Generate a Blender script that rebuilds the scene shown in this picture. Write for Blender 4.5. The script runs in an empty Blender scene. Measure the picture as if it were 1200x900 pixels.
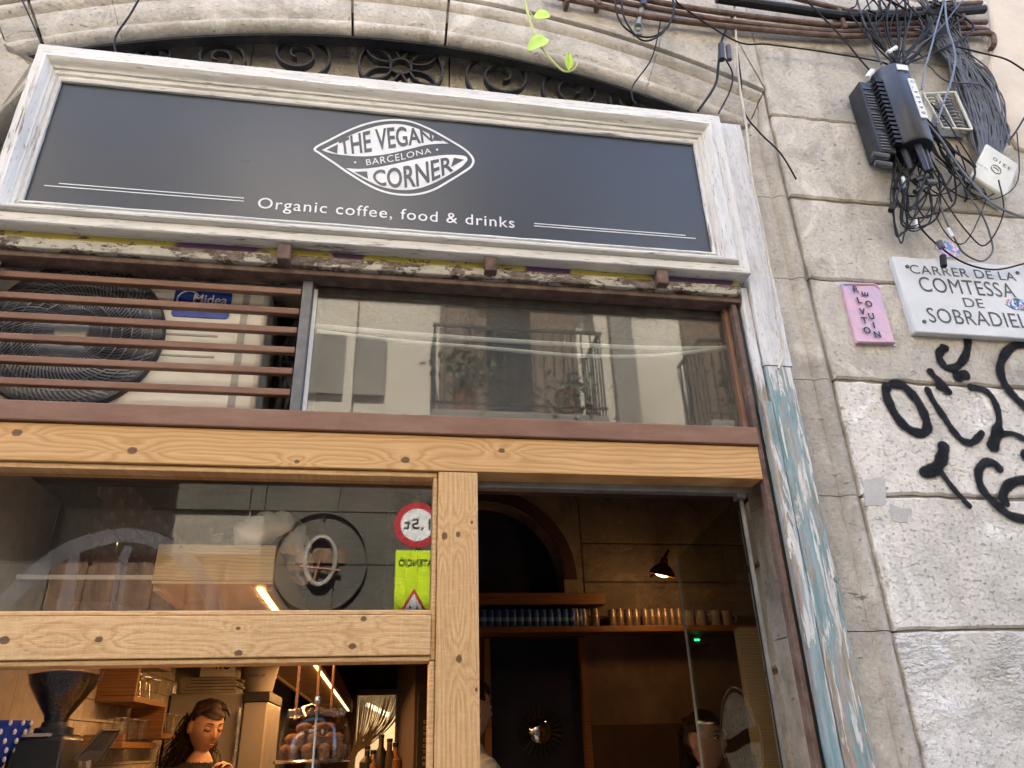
import bpy, bmesh, math, random
from mathutils import Vector, Matrix, Euler
R = math.radians
rnd = random.Random(7)
S = bpy.context.scene
COL = S.collection

# ------------------------------------------------------------------ camera
F_PX, PITCH, YAW, ROLL = 876.9, .44990614, .17479276, -.03201024
CAM = Vector((0, -2.1, 1.6))
_f = Vector((math.sin(YAW)*math.cos(PITCH), math.cos(YAW)*math.cos(PITCH), math.sin(PITCH)))
_r0 = Vector((math.cos(YAW), -math.sin(YAW), 0)); _u0 = _r0.cross(_f)
_r = _r0*math.cos(ROLL) + _u0*math.sin(ROLL); _u = _u0*math.cos(ROLL) - _r0*math.sin(ROLL)
cd = bpy.data.cameras.new('camera'); cam = bpy.data.objects.new('camera', cd); COL.objects.link(cam)
cd.sensor_fit = 'HORIZONTAL'; cd.sensor_width = 36; cd.lens = 36*F_PX/1200
cd.clip_start = .02; cd.clip_end = 500
cam.matrix_world = Matrix(((_r.x, _u.x, -_f.x, CAM.x), (_r.y, _u.y, -_f.y, CAM.y), (_r.z, _u.z, -_f.z, CAM.z), (0, 0, 0, 1)))
S.camera = cam

# ------------------------------------------------------------------ sky, sun, exposure
SUN_EL, SUN_AZ = R(60), R(-12)          # sun stands behind the shop's own roof: the facade is in open shade
w = bpy.data.worlds.new('World'); S.world = w; w.use_nodes = True
nt = w.node_tree
sk = nt.nodes.new('ShaderNodeTexSky'); sk.sky_type = 'NISHITA'; sk.sun_disc = False
sk.sun_elevation = SUN_EL; sk.sun_rotation = SUN_AZ; sk.air_density = .7; sk.dust_density = 3.0; sk.ozone_density = .6
nt.links.new(sk.outputs[0], nt.nodes['Background'].inputs[0]); nt.nodes['Background'].inputs[1].default_value = .15
sl = bpy.data.lights.new('sun', 'SUN'); sl.energy = 5; sl.angle = R(.6); sl.color = (1, .93, .82)
so = bpy.data.objects.new('sun', sl); COL.objects.link(so)
sd = Vector((math.sin(SUN_AZ)*math.cos(SUN_EL), math.cos(SUN_AZ)*math.cos(SUN_EL), math.sin(SUN_EL)))
so.rotation_euler = (-sd).to_track_quat('-Z', 'Y').to_euler(); so.location = sd*40
S.view_settings.view_transform = 'Standard'; S.view_settings.look = 'None'; S.view_settings.gamma = 1
S.view_settings.exposure = 3.15
S.render.engine = 'CYCLES'
S.cycles.use_denoising = True; S.cycles.max_bounces = 9; S.cycles.diffuse_bounces = 5
S.cycles.glossy_bounces = 5; S.cycles.transparent_max_bounces = 24; S.cycles.transmission_bounces = 6
S.cycles.sample_clamp_indirect = 6; S.cycles.caustics_reflective = False; S.cycles.caustics_refractive = False

# ------------------------------------------------------------------ helpers
def at(x, y, Y=0.):
    """point of the vertical plane Y=const seen at photo pixel (x, y): used to take measurements off the photograph"""
    d = _f + _r*((x-600)/F_PX) - _u*((y-450)/F_PX)
    return CAM + d*((Y-CAM.y)/d.y)

def xz(p): return (p.x, p.z)

class MB:
    def __init__(s): s.v = []; s.f = []; s.uv = None
    def add(s, vs, fs):
        b = len(s.v); s.v += [tuple(v) for v in vs]; s.f += [tuple(i+b for i in f) for f in fs]; return s
    def box(s, x0, x1, y0, y1, z0, z1):
        return s.add([(x, y, z) for x in (x0, x1) for y in (y0, y1) for z in (z0, z1)],
                     [(0,1,3,2), (4,6,7,5), (0,4,5,1), (2,3,7,6), (0,2,6,4), (1,5,7,3)])
    def prism(s, poly, y0, y1, plane='XZ', bevel=0):
        """polygon in X,Z extruded from y0 (front) to y1; optional chamfer on the front edge"""
        n = len(poly); P = [Vector((a, b)) for a, b in poly]
        ar = sum(P[i].x*P[(i+1) % n].y-P[(i+1) % n].x*P[i].y for i in range(n))
        if ar < 0: P.reverse()
        def mk(p, y): return (p.x, y, p.y)
        if bevel:
            q = []
            for i in range(n):
                a = (P[i]-P[i-1]); b = (P[(i+1) % n]-P[i])
                a = a.normalized() if a.length > 1e-9 else Vector((1, 0)); b = b.normalized() if b.length > 1e-9 else a
                na = Vector((-a.y, a.x)); nb = Vector((-b.y, b.x)); m = na+nb
                m = m/max(.35, m.length_squared/2) if m.length > 1e-6 else na
                q.append(P[i]+m*bevel)
            rings = [[mk(p, y0) for p in q], [mk(p, y0+bevel) for p in P], [mk(p, y1) for p in P]]
        else:
            rings = [[mk(p, y0) for p in P], [mk(p, y1) for p in P]]
        vs = [v for r in rings for v in r]; fs = [tuple(range(n))]
        for k in range(len(rings)-1):
            for i in range(n):
                j = (i+1) % n; fs.append((k*n+j, k*n+i, (k+1)*n+i, (k+1)*n+j))
        fs.append(tuple(reversed(range((len(rings)-1)*n, len(rings)*n))))
        return s.add(vs, fs)
    def tube(s, pts, r, n=6, smooth=4, cap=True, closed=False):
        P = [Vector(p) for p in pts]
        if smooth > 1 and len(P) > 2: P = crom(P, smooth, closed)
        m = len(P); rad = r if callable(r) else (lambda t: r)
        up = None; vs = []
        for i in range(m):
            t = (P[(i+1) % m]-P[i-1]) if closed else (P[min(i+1, m-1)]-P[max(i-1, 0)])
            t = t.normalized() if t.length > 1e-9 else Vector((0, 0, 1))
            if up is None: up = t.orthogonal().normalized()
            up = (up - t*up.dot(t)); up = up.normalized() if up.length > 1e-6 else t.orthogonal().normalized()
            sd_ = t.cross(up); rr = rad(i/max(1, m-1))
            for k in range(n):
                a = 2*math.pi*k/n; vs.append(P[i]+(up*math.cos(a)+sd_*math.sin(a))*rr)
        fs = [(i*n+k, i*n+(k+1) % n, ((i+1) % m)*n+(k+1) % n, ((i+1) % m)*n+k) for i in range(m if closed else m-1) for k in range(n)]
        if cap and not closed: fs += [tuple(reversed(range(n))), tuple(range((m-1)*n, m*n))]
        return s.add(vs, fs)
    def ribbon(s, pts, hw, y0, y1):
        """flat iron strip bent in the XZ plane, hw half thickness, depth y0..y1"""
        n = len(pts); P = [Vector(p) for p in pts]; vs = []
        for i in range(n):
            t = P[min(i+1, n-1)]-P[max(i-1, 0)]; t.normalize(); nn = Vector((-t.y, t.x))*hw
            a, b = P[i]+nn, P[i]-nn
            vs += [(a.x, y0, a.y), (b.x, y0, b.y), (b.x, y1, b.y), (a.x, y1, a.y)]
        fs = []
        for i in range(n-1):
            for k in range(4): fs.append((i*4+k, i*4+(k+1) % 4, (i+1)*4+(k+1) % 4, (i+1)*4+k))
        fs += [(0, 1, 2, 3), ((n-1)*4+3, (n-1)*4+2, (n-1)*4+1, (n-1)*4)]
        return s.add(vs, fs)
    def lathe(s, prof, c, n=24, axis='Z'):
        c = Vector(c); vs = []; m = len(prof)
        for r, h in prof:
            for k in range(n):
                a = 2*math.pi*k/n
                o = Vector((r*math.cos(a), r*math.sin(a), h))
                if axis == 'Y': o = Vector((o.x, h, o.y))
                if axis == 'X': o = Vector((h, o.x, o.y))
                vs.append(c+o)
        fs = [(i*n+k, i*n+(k+1) % n, (i+1)*n+(k+1) % n, (i+1)*n+k) for i in range(m-1) for k in range(n)]
        if prof[0][0] > 1e-5: fs.append(tuple(reversed(range(n))))
        if prof[-1][0] > 1e-5: fs.append(tuple(range((m-1)*n, m*n)))
        return s.add(vs, fs)
    def ball(s, c, r, sc=(1, 1, 1), n=10):
        prof = [(max(1e-6, math.sin(math.pi*i/n)), -math.cos(math.pi*i/n)) for i in range(n+1)]
        t = MB().lathe(prof, (0, 0, 0), n+4)
        return s.add([(c[0]+v[0]*r*sc[0], c[1]+v[1]*r*sc[1], c[2]+v[2]*r*sc[2]) for v in t.v], t.f)
    def xf(s, M): s.v = [tuple(M @ Vector(v)) for v in s.v]; return s
    def build(s, name, m, parent=None, smooth=False, ang=35, bev=0):
        me = bpy.data.meshes.new(name); me.from_pydata(s.v, [], s.f)
        bm = bmesh.new(); bm.from_mesh(me)
        bmesh.ops.remove_doubles(bm, verts=bm.verts, dist=1e-6) if not smooth == 'raw' else None
        bmesh.ops.recalc_face_normals(bm, faces=bm.faces); bm.to_mesh(me); bm.free()
        o = bpy.data.objects.new(name, me); COL.objects.link(o)
        if m: me.materials.append(m)
        if smooth:
            me.polygons.foreach_set('use_smooth', [True]*len(me.polygons))
            me.set_sharp_from_angle(angle=R(ang)) if smooth is True else None
        if bev:
            b = o.modifiers.new('bevel', 'BEVEL'); b.width = bev; b.segments = 2; b.limit_method = 'ANGLE'; b.angle_limit = R(40)
        if parent: par(o, parent)
        return o

def crom(P, k, closed=False):
    n = len(P); out = []
    for i in range(n if closed else n-1):
        if closed: a, b, c, d = P[i-1], P[i], P[(i+1) % n], P[(i+2) % n]
        else: a, b, c, d = P[max(i-1, 0)], P[i], P[i+1], P[min(i+2, n-1)]
        for j in range(k):
            t = j/k; out.append(.5*((2*b)+(c-a)*t+(2*a-5*b+4*c-d)*t*t+(3*b-a-3*c+d)*t**3))
    if not closed: out.append(P[-1])
    return out
def par(o, p):
    o.parent = p; o.matrix_parent_inverse = Matrix.Translation(p['_b']).inverted() if '_b' in p else Matrix()
def tag(o, label, cat=None, group=None, kind=None):
    if label: o['label'] = label
    if cat: o['category'] = cat
    if group: o['group'] = group
    if kind: o['kind'] = kind
    return o
ROOTS = []
def thing(name, label, cat, base=(0, 0, 0), group=None):
    o = bpy.data.objects.new(name, None); COL.objects.link(o); o.location = base; o['_b'] = list(base); o.empty_display_size = .1
    ROOTS.append(o); return tag(o, label, cat, group)
def struct(o): o['kind'] = 'structure'; return o

def text2d(body, size=1., space=1., bold=0.):
    cu = bpy.data.curves.new('t', 'FONT'); cu.body = body; cu.size = size; cu.space_character = space; cu.offset = bold; cu.resolution_u = 4
    o = bpy.data.objects.new('t', cu); COL.objects.link(o)
    dg = bpy.context.evaluated_depsgraph_get(); me = bpy.data.meshes.new_from_object(o.evaluated_get(dg))
    v = [(p.co.x, p.co.y) for p in me.vertices]; f = [tuple(p.vertices) for p in me.polygons]
    bpy.data.objects.remove(o); bpy.data.curves.remove(cu); bpy.data.meshes.remove(me)
    return v, f
def text_fit(body, w=None, h=None, **k):
    v, f = text2d(body, **k)
    x0 = min(p[0] for p in v); x1 = max(p[0] for p in v); y0 = min(p[1] for p in v); y1 = max(p[1] for p in v)
    sx = (w/(x1-x0)) if w else None; sy = (h/(y1-y0)) if h else None
    sx = sx or sy; sy = sy or sx
    return [((a-x0)*sx, (b-y0)*sy) for a, b in v], f

# ------------------------------------------------------------------ materials
class NT:
    def __init__(s, name):
        s.m = bpy.data.materials.new(name); s.m.use_nodes = True; s.t = s.m.node_tree; s.b = s.t.nodes['Principled BSDF']; s.o = s.t.nodes['Material Output']
    def n(s, ty, **k):
        x = s.t.nodes.new(ty)
        for a, b in k.items(): setattr(x, a, b)
        return x
    def l(s, a, b): s.t.links.new(a, b)
    def coord(s, kind='Object', scale=(1, 1, 1), loc=(0, 0, 0), rot=(0, 0, 0)):
        c = s.n('ShaderNodeTexCoord'); m = s.n('ShaderNodeMapping'); s.l(c.outputs[kind], m.inputs[0])
        m.inputs['Scale'].default_value = scale; m.inputs['Location'].default_value = loc; m.inputs['Rotation'].default_value = rot
        return m.outputs[0]
    def noise(s, co, scale, detail=6, rough=.6, dist=0):
        x = s.n('ShaderNodeTexNoise'); s.l(co, x.inputs['Vector']); x.inputs['Scale'].default_value = scale
        x.inputs['Detail'].default_value = detail; x.inputs['Roughness'].default_value = rough; x.inputs['Distortion'].default_value = dist
        return x.outputs['Fac']
    def vor(s, co, scale, feature='F1'):
        x = s.n('ShaderNodeTexVoronoi'); x.feature = feature; s.l(co, x.inputs['Vector']); x.inputs['Scale'].default_value = scale; return x.outputs['Distance']
    def ramp(s, fac, stops, interp='LINEAR'):
        x = s.n('ShaderNodeValToRGB'); s.l(fac, x.inputs[0]); e = x.color_ramp.elements; x.color_ramp.interpolation = interp
        while len(e) < len(stops): e.new(.5)
        for el, (p, c) in zip(e, stops):
            el.position = p; el.color = (c, c, c, 1) if isinstance(c, (int, float)) else (*c, 1)
        return x.outputs[0]
    def mix(s, fac, a, b, mode='MIX'):
        x = s.n('ShaderNodeMix', data_type='RGBA', blend_type=mode)
        for i, v in ((0, fac), (6, a), (7, b)):
            if isinstance(v, (int, float)): x.inputs[i].default_value = v if i == 0 else (v, v, v, 1)
            elif isinstance(v, tuple): x.inputs[i].default_value = (*v, 1)
            else: s.l(v, x.inputs[i])
        return x.outputs[2]
    def math(s, op, a, b=0., c=0.):
        x = s.n('ShaderNodeMath', operation=op)
        for i, v in enumerate((a, b, c)):
            if isinstance(v, (int, float)): x.inputs[i].default_value = v
            else: s.l(v, x.inputs[i])
        return x.outputs[0]
    def sep(s, co):
        x = s.n('ShaderNodeSeparateXYZ'); s.l(co, x.inputs[0]); return x.outputs
    def comb(s, x=0., y=0., z=0.):
        c = s.n('ShaderNodeCombineXYZ')
        for i, v in enumerate((x, y, z)):
            if isinstance(v, (int, float)): c.inputs[i].default_value = v
            else: s.l(v, c.inputs[i])
        return c.outputs[0]
    def bump(s, h, strength=.3, dist=.01):
        x = s.n('ShaderNodeBump'); s.l(h, x.inputs['Height']); x.inputs['Strength'].default_value = strength; x.inputs['Distance'].default_value = dist
        s.l(x.outputs[0], s.b.inputs['Normal'])
    def fin(s, col=None, rough=.6, metal=0., spec=.4):
        if col is not None:
            if isinstance(col, tuple): s.b.inputs['Base Color'].default_value = (*col, 1)
            else: s.l(col, s.b.inputs['Base Color'])
        if isinstance(rough, (int, float)): s.b.inputs['Roughness'].default_value = rough
        else: s.l(rough, s.b.inputs['Roughness'])
        s.b.inputs['Metallic'].default_value = metal; s.b.inputs['Specular IOR Level'].default_value = spec
        return s.m

def mat(name, c1, c2=None, scale=9, rough=.6, metal=0, bump=.0, bscale=80, spec=.4, stretch=(1, 1, 1), c3=None):
    m = NT(name); c2 = c2 or tuple(x*.78 for x in c1); co = m.coord(scale=stretch)
    f = m.noise(co, scale, 8, .65)
    st = [(.3, c2), (.62, c1)] if not c3 else [(.28, c2), (.5, c1), (.72, c3)]
    col = m.ramp(f, st)
    if bump: m.bump(m.noise(co, bscale, 4), bump, .004)
    rv = m.ramp(m.noise(co, scale*2.3, 4), [(.3, max(.03, rough-.08)), (.7, min(1, rough+.1))])
    return m.fin(col, rv, metal, spec)
def emit(name, col, strength):
    m = NT(name); m.b.inputs['Base Color'].default_value = (*col, 1); m.b.inputs['Emission Color'].default_value = (*col, 1); m.b.inputs['Emission Strength'].default_value = strength; return m.m

def stone_mat(name, base, dark, lite, pit=1., rough_pick=0., gain=1.12, stain=1.):
    m = NT(name); co = m.coord()
    oi = m.n('ShaderNodeObjectInfo')
    big = m.noise(co, 1.7, 8, .62, .4); mid = m.noise(co, 8, 8, .7, .2); fine = m.noise(co, 70, 5, .7)
    col = m.ramp(big, [(.3, dark), (.5, base), (.7, lite)])
    col = m.mix(m.ramp(mid, [(.36, .55), (.6, 0.)]), col, tuple(x*.66 for x in base))
    col = m.mix(m.ramp(fine, [(.35, .28), (.55, 0.)]), col, tuple(x*.55 for x in dark))
    col = m.mix(m.ramp(m.noise(co, 14, 6, .7), [(.63, 0.), (.72, .6)]), col, tuple(min(1, x*1.3) for x in lite))
    bl = m.noise(m.coord(loc=(2, 7, 4)), 3.6, 9, .68, .9)
    col = m.mix(m.ramp(bl, [(.34, .75*stain), (.47, 0.)]), col, tuple(x*.62 for x in dark))
    col = m.mix(m.ramp(bl, [(.56, 0.), (.66, .55)]), col, tuple(min(.85, x*1.22) for x in lite))
    sc = m.noise(m.coord(scale=(1, 1, 3.2), rot=(0, .35, 0), loc=(1, 2, 9)), 17, 6, .75, .3)
    col = m.mix(m.ramp(sc, [(.30, .7*stain), (.37, 0.)]), col, tuple(x*.42 for x in dark))
    pc = m.ramp(m.noise(m.coord(scale=(1, 1, 1.5)), 62, 5, .68, .3), [(.30, 1.), (.40, 0.)])
    col = m.mix(m.math('MULTIPLY', pc, min(.3, .09*pit)), col, tuple(x*.5 for x in dark))
    # dark rain streaks and spots
    st = m.noise(m.coord(scale=(7, 7, .7)), 1.6, 6, .6)
    col = m.mix(m.ramp(st, [(.55, 0.), (.75, .5*stain)]), col, tuple(x*.45 for x in base))
    sp = m.vor(co, 33)
    col = m.mix(m.ramp(sp, [(.05, .45), (.12, 0.)]), col, (.06, .055, .045))
    h = m.noise(co, 46, 7, .72, .3); hv = m.vor(m.mix(.12, co, m.n('ShaderNodeTexNoise').outputs['Color']), 60)
    pits = m.math('MULTIPLY', m.ramp(m.noise(m.coord(scale=(1, 1, 1.5)), 62, 5, .68, .3), [(.30, 0.), (.42, 1.)]), 1.5)
    hh = m.math('ADD', m.math('MULTIPLY', h, .45), m.math('MULTIPLY', pits, .22*pit))
    hh = m.math('ADD', hh, m.math('MULTIPLY', m.noise(co, 9, 5, .6), 1.1))
    if rough_pick: hh = m.math('ADD', hh, m.math('MULTIPLY', m.noise(m.coord(scale=(1, 1, 1.9), rot=(0, .3, 0)), 34, 4, .62, 0.), m.math('MULTIPLY', m.ramp(m.noise(m.coord(loc=(1, 0, 3)), 3.2, 3, .5), [(.44, .06), (.58, 1.)]), rough_pick)))
    hh = m.math('SUBTRACT', hh, m.math('MULTIPLY', m.ramp(sc, [(.30, 1.), (.37, 0.)]), .5))
    m.bump(hh, .85, .013)
    rv = m.n('ShaderNodeHueSaturation'); m.l(col, rv.inputs['Color'])
    m.l(m.math('ADD', m.math('MULTIPLY', oi.outputs['Random'], .14), gain), rv.inputs['Value'])
    return m.fin(rv.outputs[0], .9, 0, .2)

M = {}
M['stone'] = stone_mat('stone', (.50, .465, .405), (.37, .335, .28), (.58, .545, .48), gain=1.08, stain=.95)
M['stone_pale'] = stone_mat('stone_pale', (.60, .565, .505), (.48, .45, .395), (.74, .71, .66), 1.7, .35, 1.17, .8)
M['stone_rough'] = stone_mat('stone_rough', (.62, .59, .53), (.52, .49, .44), (.76, .73, .69), 1.4, 2.8, 1.15, .75)
M['stone_jamb'] = stone_mat('stone_jamb', (.46, .425, .365), (.35, .32, .27), (.54, .505, .44), .7, gain=1.04, stain=.95)
M['stone_dark'] = stone_mat('stone_dark', (.24, .215, .175), (.15, .135, .11), (.32, .29, .24))
M['cement'] = mat('cement', (.50, .485, .46), (.43, .415, .39), 14, .9, 0, .6, 60)
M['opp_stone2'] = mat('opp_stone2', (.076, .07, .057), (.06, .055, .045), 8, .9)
M['mortar2'] = mat('mortar2', (.05, .045, .036), (.03, .027, .02), 20, .9)
M['mortar'] = mat('mortar', (.30, .265, .215), (.17, .15, .12), 20, .95, 0, .6, 60)
M['plaster'] = mat('plaster', (.62, .53, .42), (.52, .44, .34), 3, .9, 0, .35, 25, c3=(.68, .60, .50))
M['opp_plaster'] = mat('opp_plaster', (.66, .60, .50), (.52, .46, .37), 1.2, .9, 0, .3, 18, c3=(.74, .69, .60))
M['opp_grey'] = mat('opp_grey', (.30, .275, .24), (.20, .185, .16), 2, .9, 0, .3, 20)
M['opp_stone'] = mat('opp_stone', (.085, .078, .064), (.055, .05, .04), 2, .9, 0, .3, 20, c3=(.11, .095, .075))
M['iron'] = mat('iron', (.022, .022, .024), (.012, .012, .012), 30, .6, .2, .4, 90, c3=(.04, .035, .032))
M['rust'] = mat('rust', (.135, .085, .064), (.06, .038, .030), 18, .8, 0, .6, 70, c3=(.20, .145, .115))
M['brown_paint'] = mat('brown_paint', (.205, .104, .064), (.15, .073, .045), 12, .55, 0, .25, 60, c3=(.245, .145, .105), stretch=(.35, 1, 1))
M['steel_dark'] = mat('steel_dark', (.15, .15, .15), (.09, .09, .09), 14, .55, .2, .2, 40)
M['galv'] = mat('galv', (.30, .30, .29), (.18, .18, .175), 14, .5, .5, .2, 40)
M['cable_black'] = mat('cable_black', (.014, .0145, .016), (.009, .009, .010), 30, .6, spec=.25)
M['cable_grey'] = mat('cable_grey', (.10, .105, .115), (.05, .052, .058), 14, .5)
M['cable_blue'] = mat('cable_blue', (.17, .20, .25), (.11, .13, .16), 14, .5)
M['cable_white'] = mat('cable_white', (.62, .57, .48), (.42, .37, .30), 14, .6)
M['black_plastic'] = mat('black_plastic', (.022, .026, .034), (.014, .016, .02), 12, .38, 0, .1, 120)
M['white_plastic'] = mat('white_plastic', (.68, .68, .60), (.55, .54, .45), 10, .5, 0, .1, 60)
M['label_white'] = mat('label_white', (.75, .76, .76), (.62, .63, .63), 20, .6)
M['ink'] = mat('ink', (.03, .032, .036), (.022, .022, .024), 30, .6)
M['engraved'] = mat('engraved', (.12, .13, .14), (.05, .055, .06), 90, .8)
M['marble'] = mat('marble', (.58, .60, .61), (.50, .52, .535), 5, .45, 0, .1, 40, c3=(.63, .64, .64))
M['flake_teal'] = mat('flake_teal', (.20, .36, .38), (.14, .28, .30), 20, .6)
M['black'] = mat('black', (.012, .012, .013), None, 9, .5)
M['soot'] = mat('soot', (.03, .026, .024), (.016, .014, .013), 5, .9)
M['leaf'] = mat('leaf', (.52, .74, .10), (.40, .62, .06), 25, .45)
M['stem'] = mat('stem', (.52, .58, .20), (.42, .46, .16), 25, .5)
M['ac_white'] = mat('ac_white', (.80, .77, .68), (.66, .63, .53), 4, .5, 0, .1, 60, c3=(.84, .82, .75))
M['ac_dark'] = mat('ac_dark', (.075, .077, .08), (.045, .046, .05), 30, .5)
M['ac_bar'] = mat('ac_bar', (.26, .27, .285), (.19, .195, .21), 30, .5)
M['ac_hub'] = mat('ac_hub', (.42, .41, .37), (.34, .33, .30), 20, .5)
M['blue'] = mat('blue', (.008, .05, .36), (.006, .035, .28), 20, .35)
M['blue_can'] = mat('blue_can', (.03, .12, .42), (.02, .08, .32), 60, .35, .3)
M['can_print'] = mat('can_print', (.22, .36, .60), (.04, .14, .42), 140, .4)
M['can'] = mat('can', (.34, .30, .25), (.2, .16, .13), 60, .35, .5)
M['tan_can'] = mat('tan_can', (.30, .21, .14), (.18, .12, .08), 60, .4, .2)
M['skin'] = mat('skin', (.44, .26, .18), (.35, .195, .13), 26, .55, 0, .25, 220, c3=(.48, .27, .19))
M['lips'] = mat('lips', (.27, .105, .085), None, 30, .4)
M['hair'] = mat('hair', (.020, .011, .008), (.008, .005, .004), 60, .62, c3=(.05, .026, .016), spec=.2)
M['cloth_black'] = mat('cloth_black', (.018, .018, .02), None, 30, .9, 0, .5, 300)
M['cloth_white'] = mat('cloth_white', (.46, .44, .42), (.36, .345, .33), 8, .9, 0, .4, 200)
M['cloth_brown'] = mat('cloth_brown', (.12, .08, .06), None, 20, .9, 0, .4, 200)
M['eye_white'] = mat('eye_white', (.7, .68, .64), None, 20, .2)
M['steel'] = mat('steel', (.55, .54, .52), (.42, .41, .40), 10, .25, .9)
M['copper'] = mat('copper', (.55, .30, .18), (.42, .22, .13), 12, .3, .8)
M['bean'] = mat('bean', (.010, .005, .0035), (.005, .0025, .002), 90, .45, 0, .9, 120)
M['muffin'] = mat('muffin', (.20, .085, .03), (.09, .035, .015), 30, .8, 0, .8, 70, c3=(.32, .16, .06))
M['paper'] = mat('paper', (.74, .72, .68), (.60, .57, .52), 12, .8, 0, .6, 18)
M['cream_wall'] = mat('cream_wall', (.55, .42, .28), (.46, .34, .22), 3, .85)
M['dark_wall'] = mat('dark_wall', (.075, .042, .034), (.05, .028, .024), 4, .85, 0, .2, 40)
M['navy'] = mat('navy', (.012, .018, .05), (.008, .011, .03), 6, .7)
M['slate'] = mat('slate', (.02, .022, .023), (.014, .015, .016), 9, .7)
M['chalk'] = mat('chalk', (.55, .55, .52), (.25, .25, .24), 60, .9)
M['tile'] = mat('tile', (.58, .53, .45), (.50, .45, .38), 6, .2)
M['grout'] = mat('grout', (.34, .30, .25), None, 20, .9)
M['floor'] = mat('floor', (.16, .12, .09), (.10, .075, .055), 6, .5)
M['asphalt'] = mat('asphalt', (.20, .19, .175), (.12, .115, .11), 12, .85, 0, .6, 90)
M['string'] = mat('string', (.62, .52, .32), (.48, .40, .24), 30, .7)
M['red_paint'] = mat('red_paint', (.50, .03, .045), (.42, .025, .035), 8, .4)
M['white_paint'] = mat('white_paint', (.82, .82, .82), (.74, .74, .74), 6, .4)
M['lime'] = mat('lime', (.62, .82, .02), (.52, .72, .02), 8, .4)
M['old_door'] = mat('old_door', (.15, .085, .05), (.045, .03, .022), 4, .7, 0, .6, 30, stretch=(3, 1, .6), c3=(.24, .16, .10))
M['shutter'] = mat('shutter', (.17, .11, .07), (.10, .065, .045), 6, .6, stretch=(1, 1, 8))
M['dark_glass'] = mat('dark_glass', (.02, .025, .03), None, 3, .08, 0, 0, 10, .6)
M['plant'] = mat('plant', (.07, .14, .035), (.03, .07, .018), 30, .6, c3=(.14, .22, .05))
M['terracotta'] = mat('terracotta', (.34, .15, .09), None, 10, .8)
M['lamp_red'] = mat('lamp_red', (.20, .05, .04), None, 9, .35)
M['teal_pipe'] = mat('teal_pipe', (.6, .62, .6), None, 10, .4)
M['tray'] = mat('tray', (.30, .26, .22), (.22, .19, .16), 12, .8)
M['fridge'] = mat('fridge', (.27, .25, .235), (.23, .21, .195), 4, .35)
M['mirror'] = NT('mirror').fin((.85, .85, .85), .03, 1.0)
M['led'] = emit('led', (1, .55, .16), 1.6)
M['bulb'] = emit('bulb', (1, .66, .26), 1.6)
M['tube_light'] = emit('tube_light', (1, .85, .55), .8)
M['exit_green'] = emit('exit_green', (.05, 1, .35), .35)

def glass_mat(name, base, edge, tint=(1, 1, 1), dust=0.,  dcol=(.45, .43, .39), dscale=5, rgh=.012):
    m = NT(name); t = m.t; t.nodes.remove(m.b)
    tr = m.n('ShaderNodeBsdfTransparent'); tr.inputs[0].default_value = (*tint, 1)
    gl = m.n('ShaderNodeBsdfGlossy'); gl.inputs['Roughness'].default_value = rgh
    lw = m.n('ShaderNodeLayerWeight'); lw.inputs[0].default_value = .5
    fac = m.math('ADD', m.math('MULTIPLY', m.math('POWER', lw.outputs['Facing'], 4.), edge), base)
    mx = m.n('ShaderNodeMixShader'); m.l(fac, mx.inputs[0]); m.l(tr.outputs[0], mx.inputs[1]); m.l(gl.outputs[0], mx.inputs[2])
    out = mx.outputs[0]
    if dust:
        df = m.n('ShaderNodeBsdfDiffuse'); df.inputs[0].default_value = (*dcol, 1)
        co = m.coord(); d = m.math('MULTIPLY', m.ramp(m.noise(co, dscale, 9, .7, .5), [(.3, .35), (.7, 1.)]), dust)
        d = m.math('ADD', d, m.math('MULTIPLY', m.ramp(m.noise(co, 160, 2), [(.62, 0.), (.75, .6)]), dust))
        m2 = m.n('ShaderNodeMixShader'); m.l(d, m2.inputs[0]); m.l(out, m2.inputs[1]); m.l(df.outputs[0], m2.inputs[2]); out = m2.outputs[0]
    m.l(out, m.o.inputs[0]); return m.m
M['glass'] = glass_mat('glass', .065, .6, (.93, .95, .94), .006)
M['glass_old'] = glass_mat('glass_old', .05, .5, (.82, .84, .82), .095, (.48, .465, .42), 3, .016)
M['glass_door'] = glass_mat('glass_door', .03, .35, (.90, .93, .92), .012)
M['glass_clear'] = glass_mat('glass_clear', .05, .6, (.96, .95, .93))
M['film'] = glass_mat('film', .01, .05, (.9, .9, .9), .085, (.8, .8, .8), 2)

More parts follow.
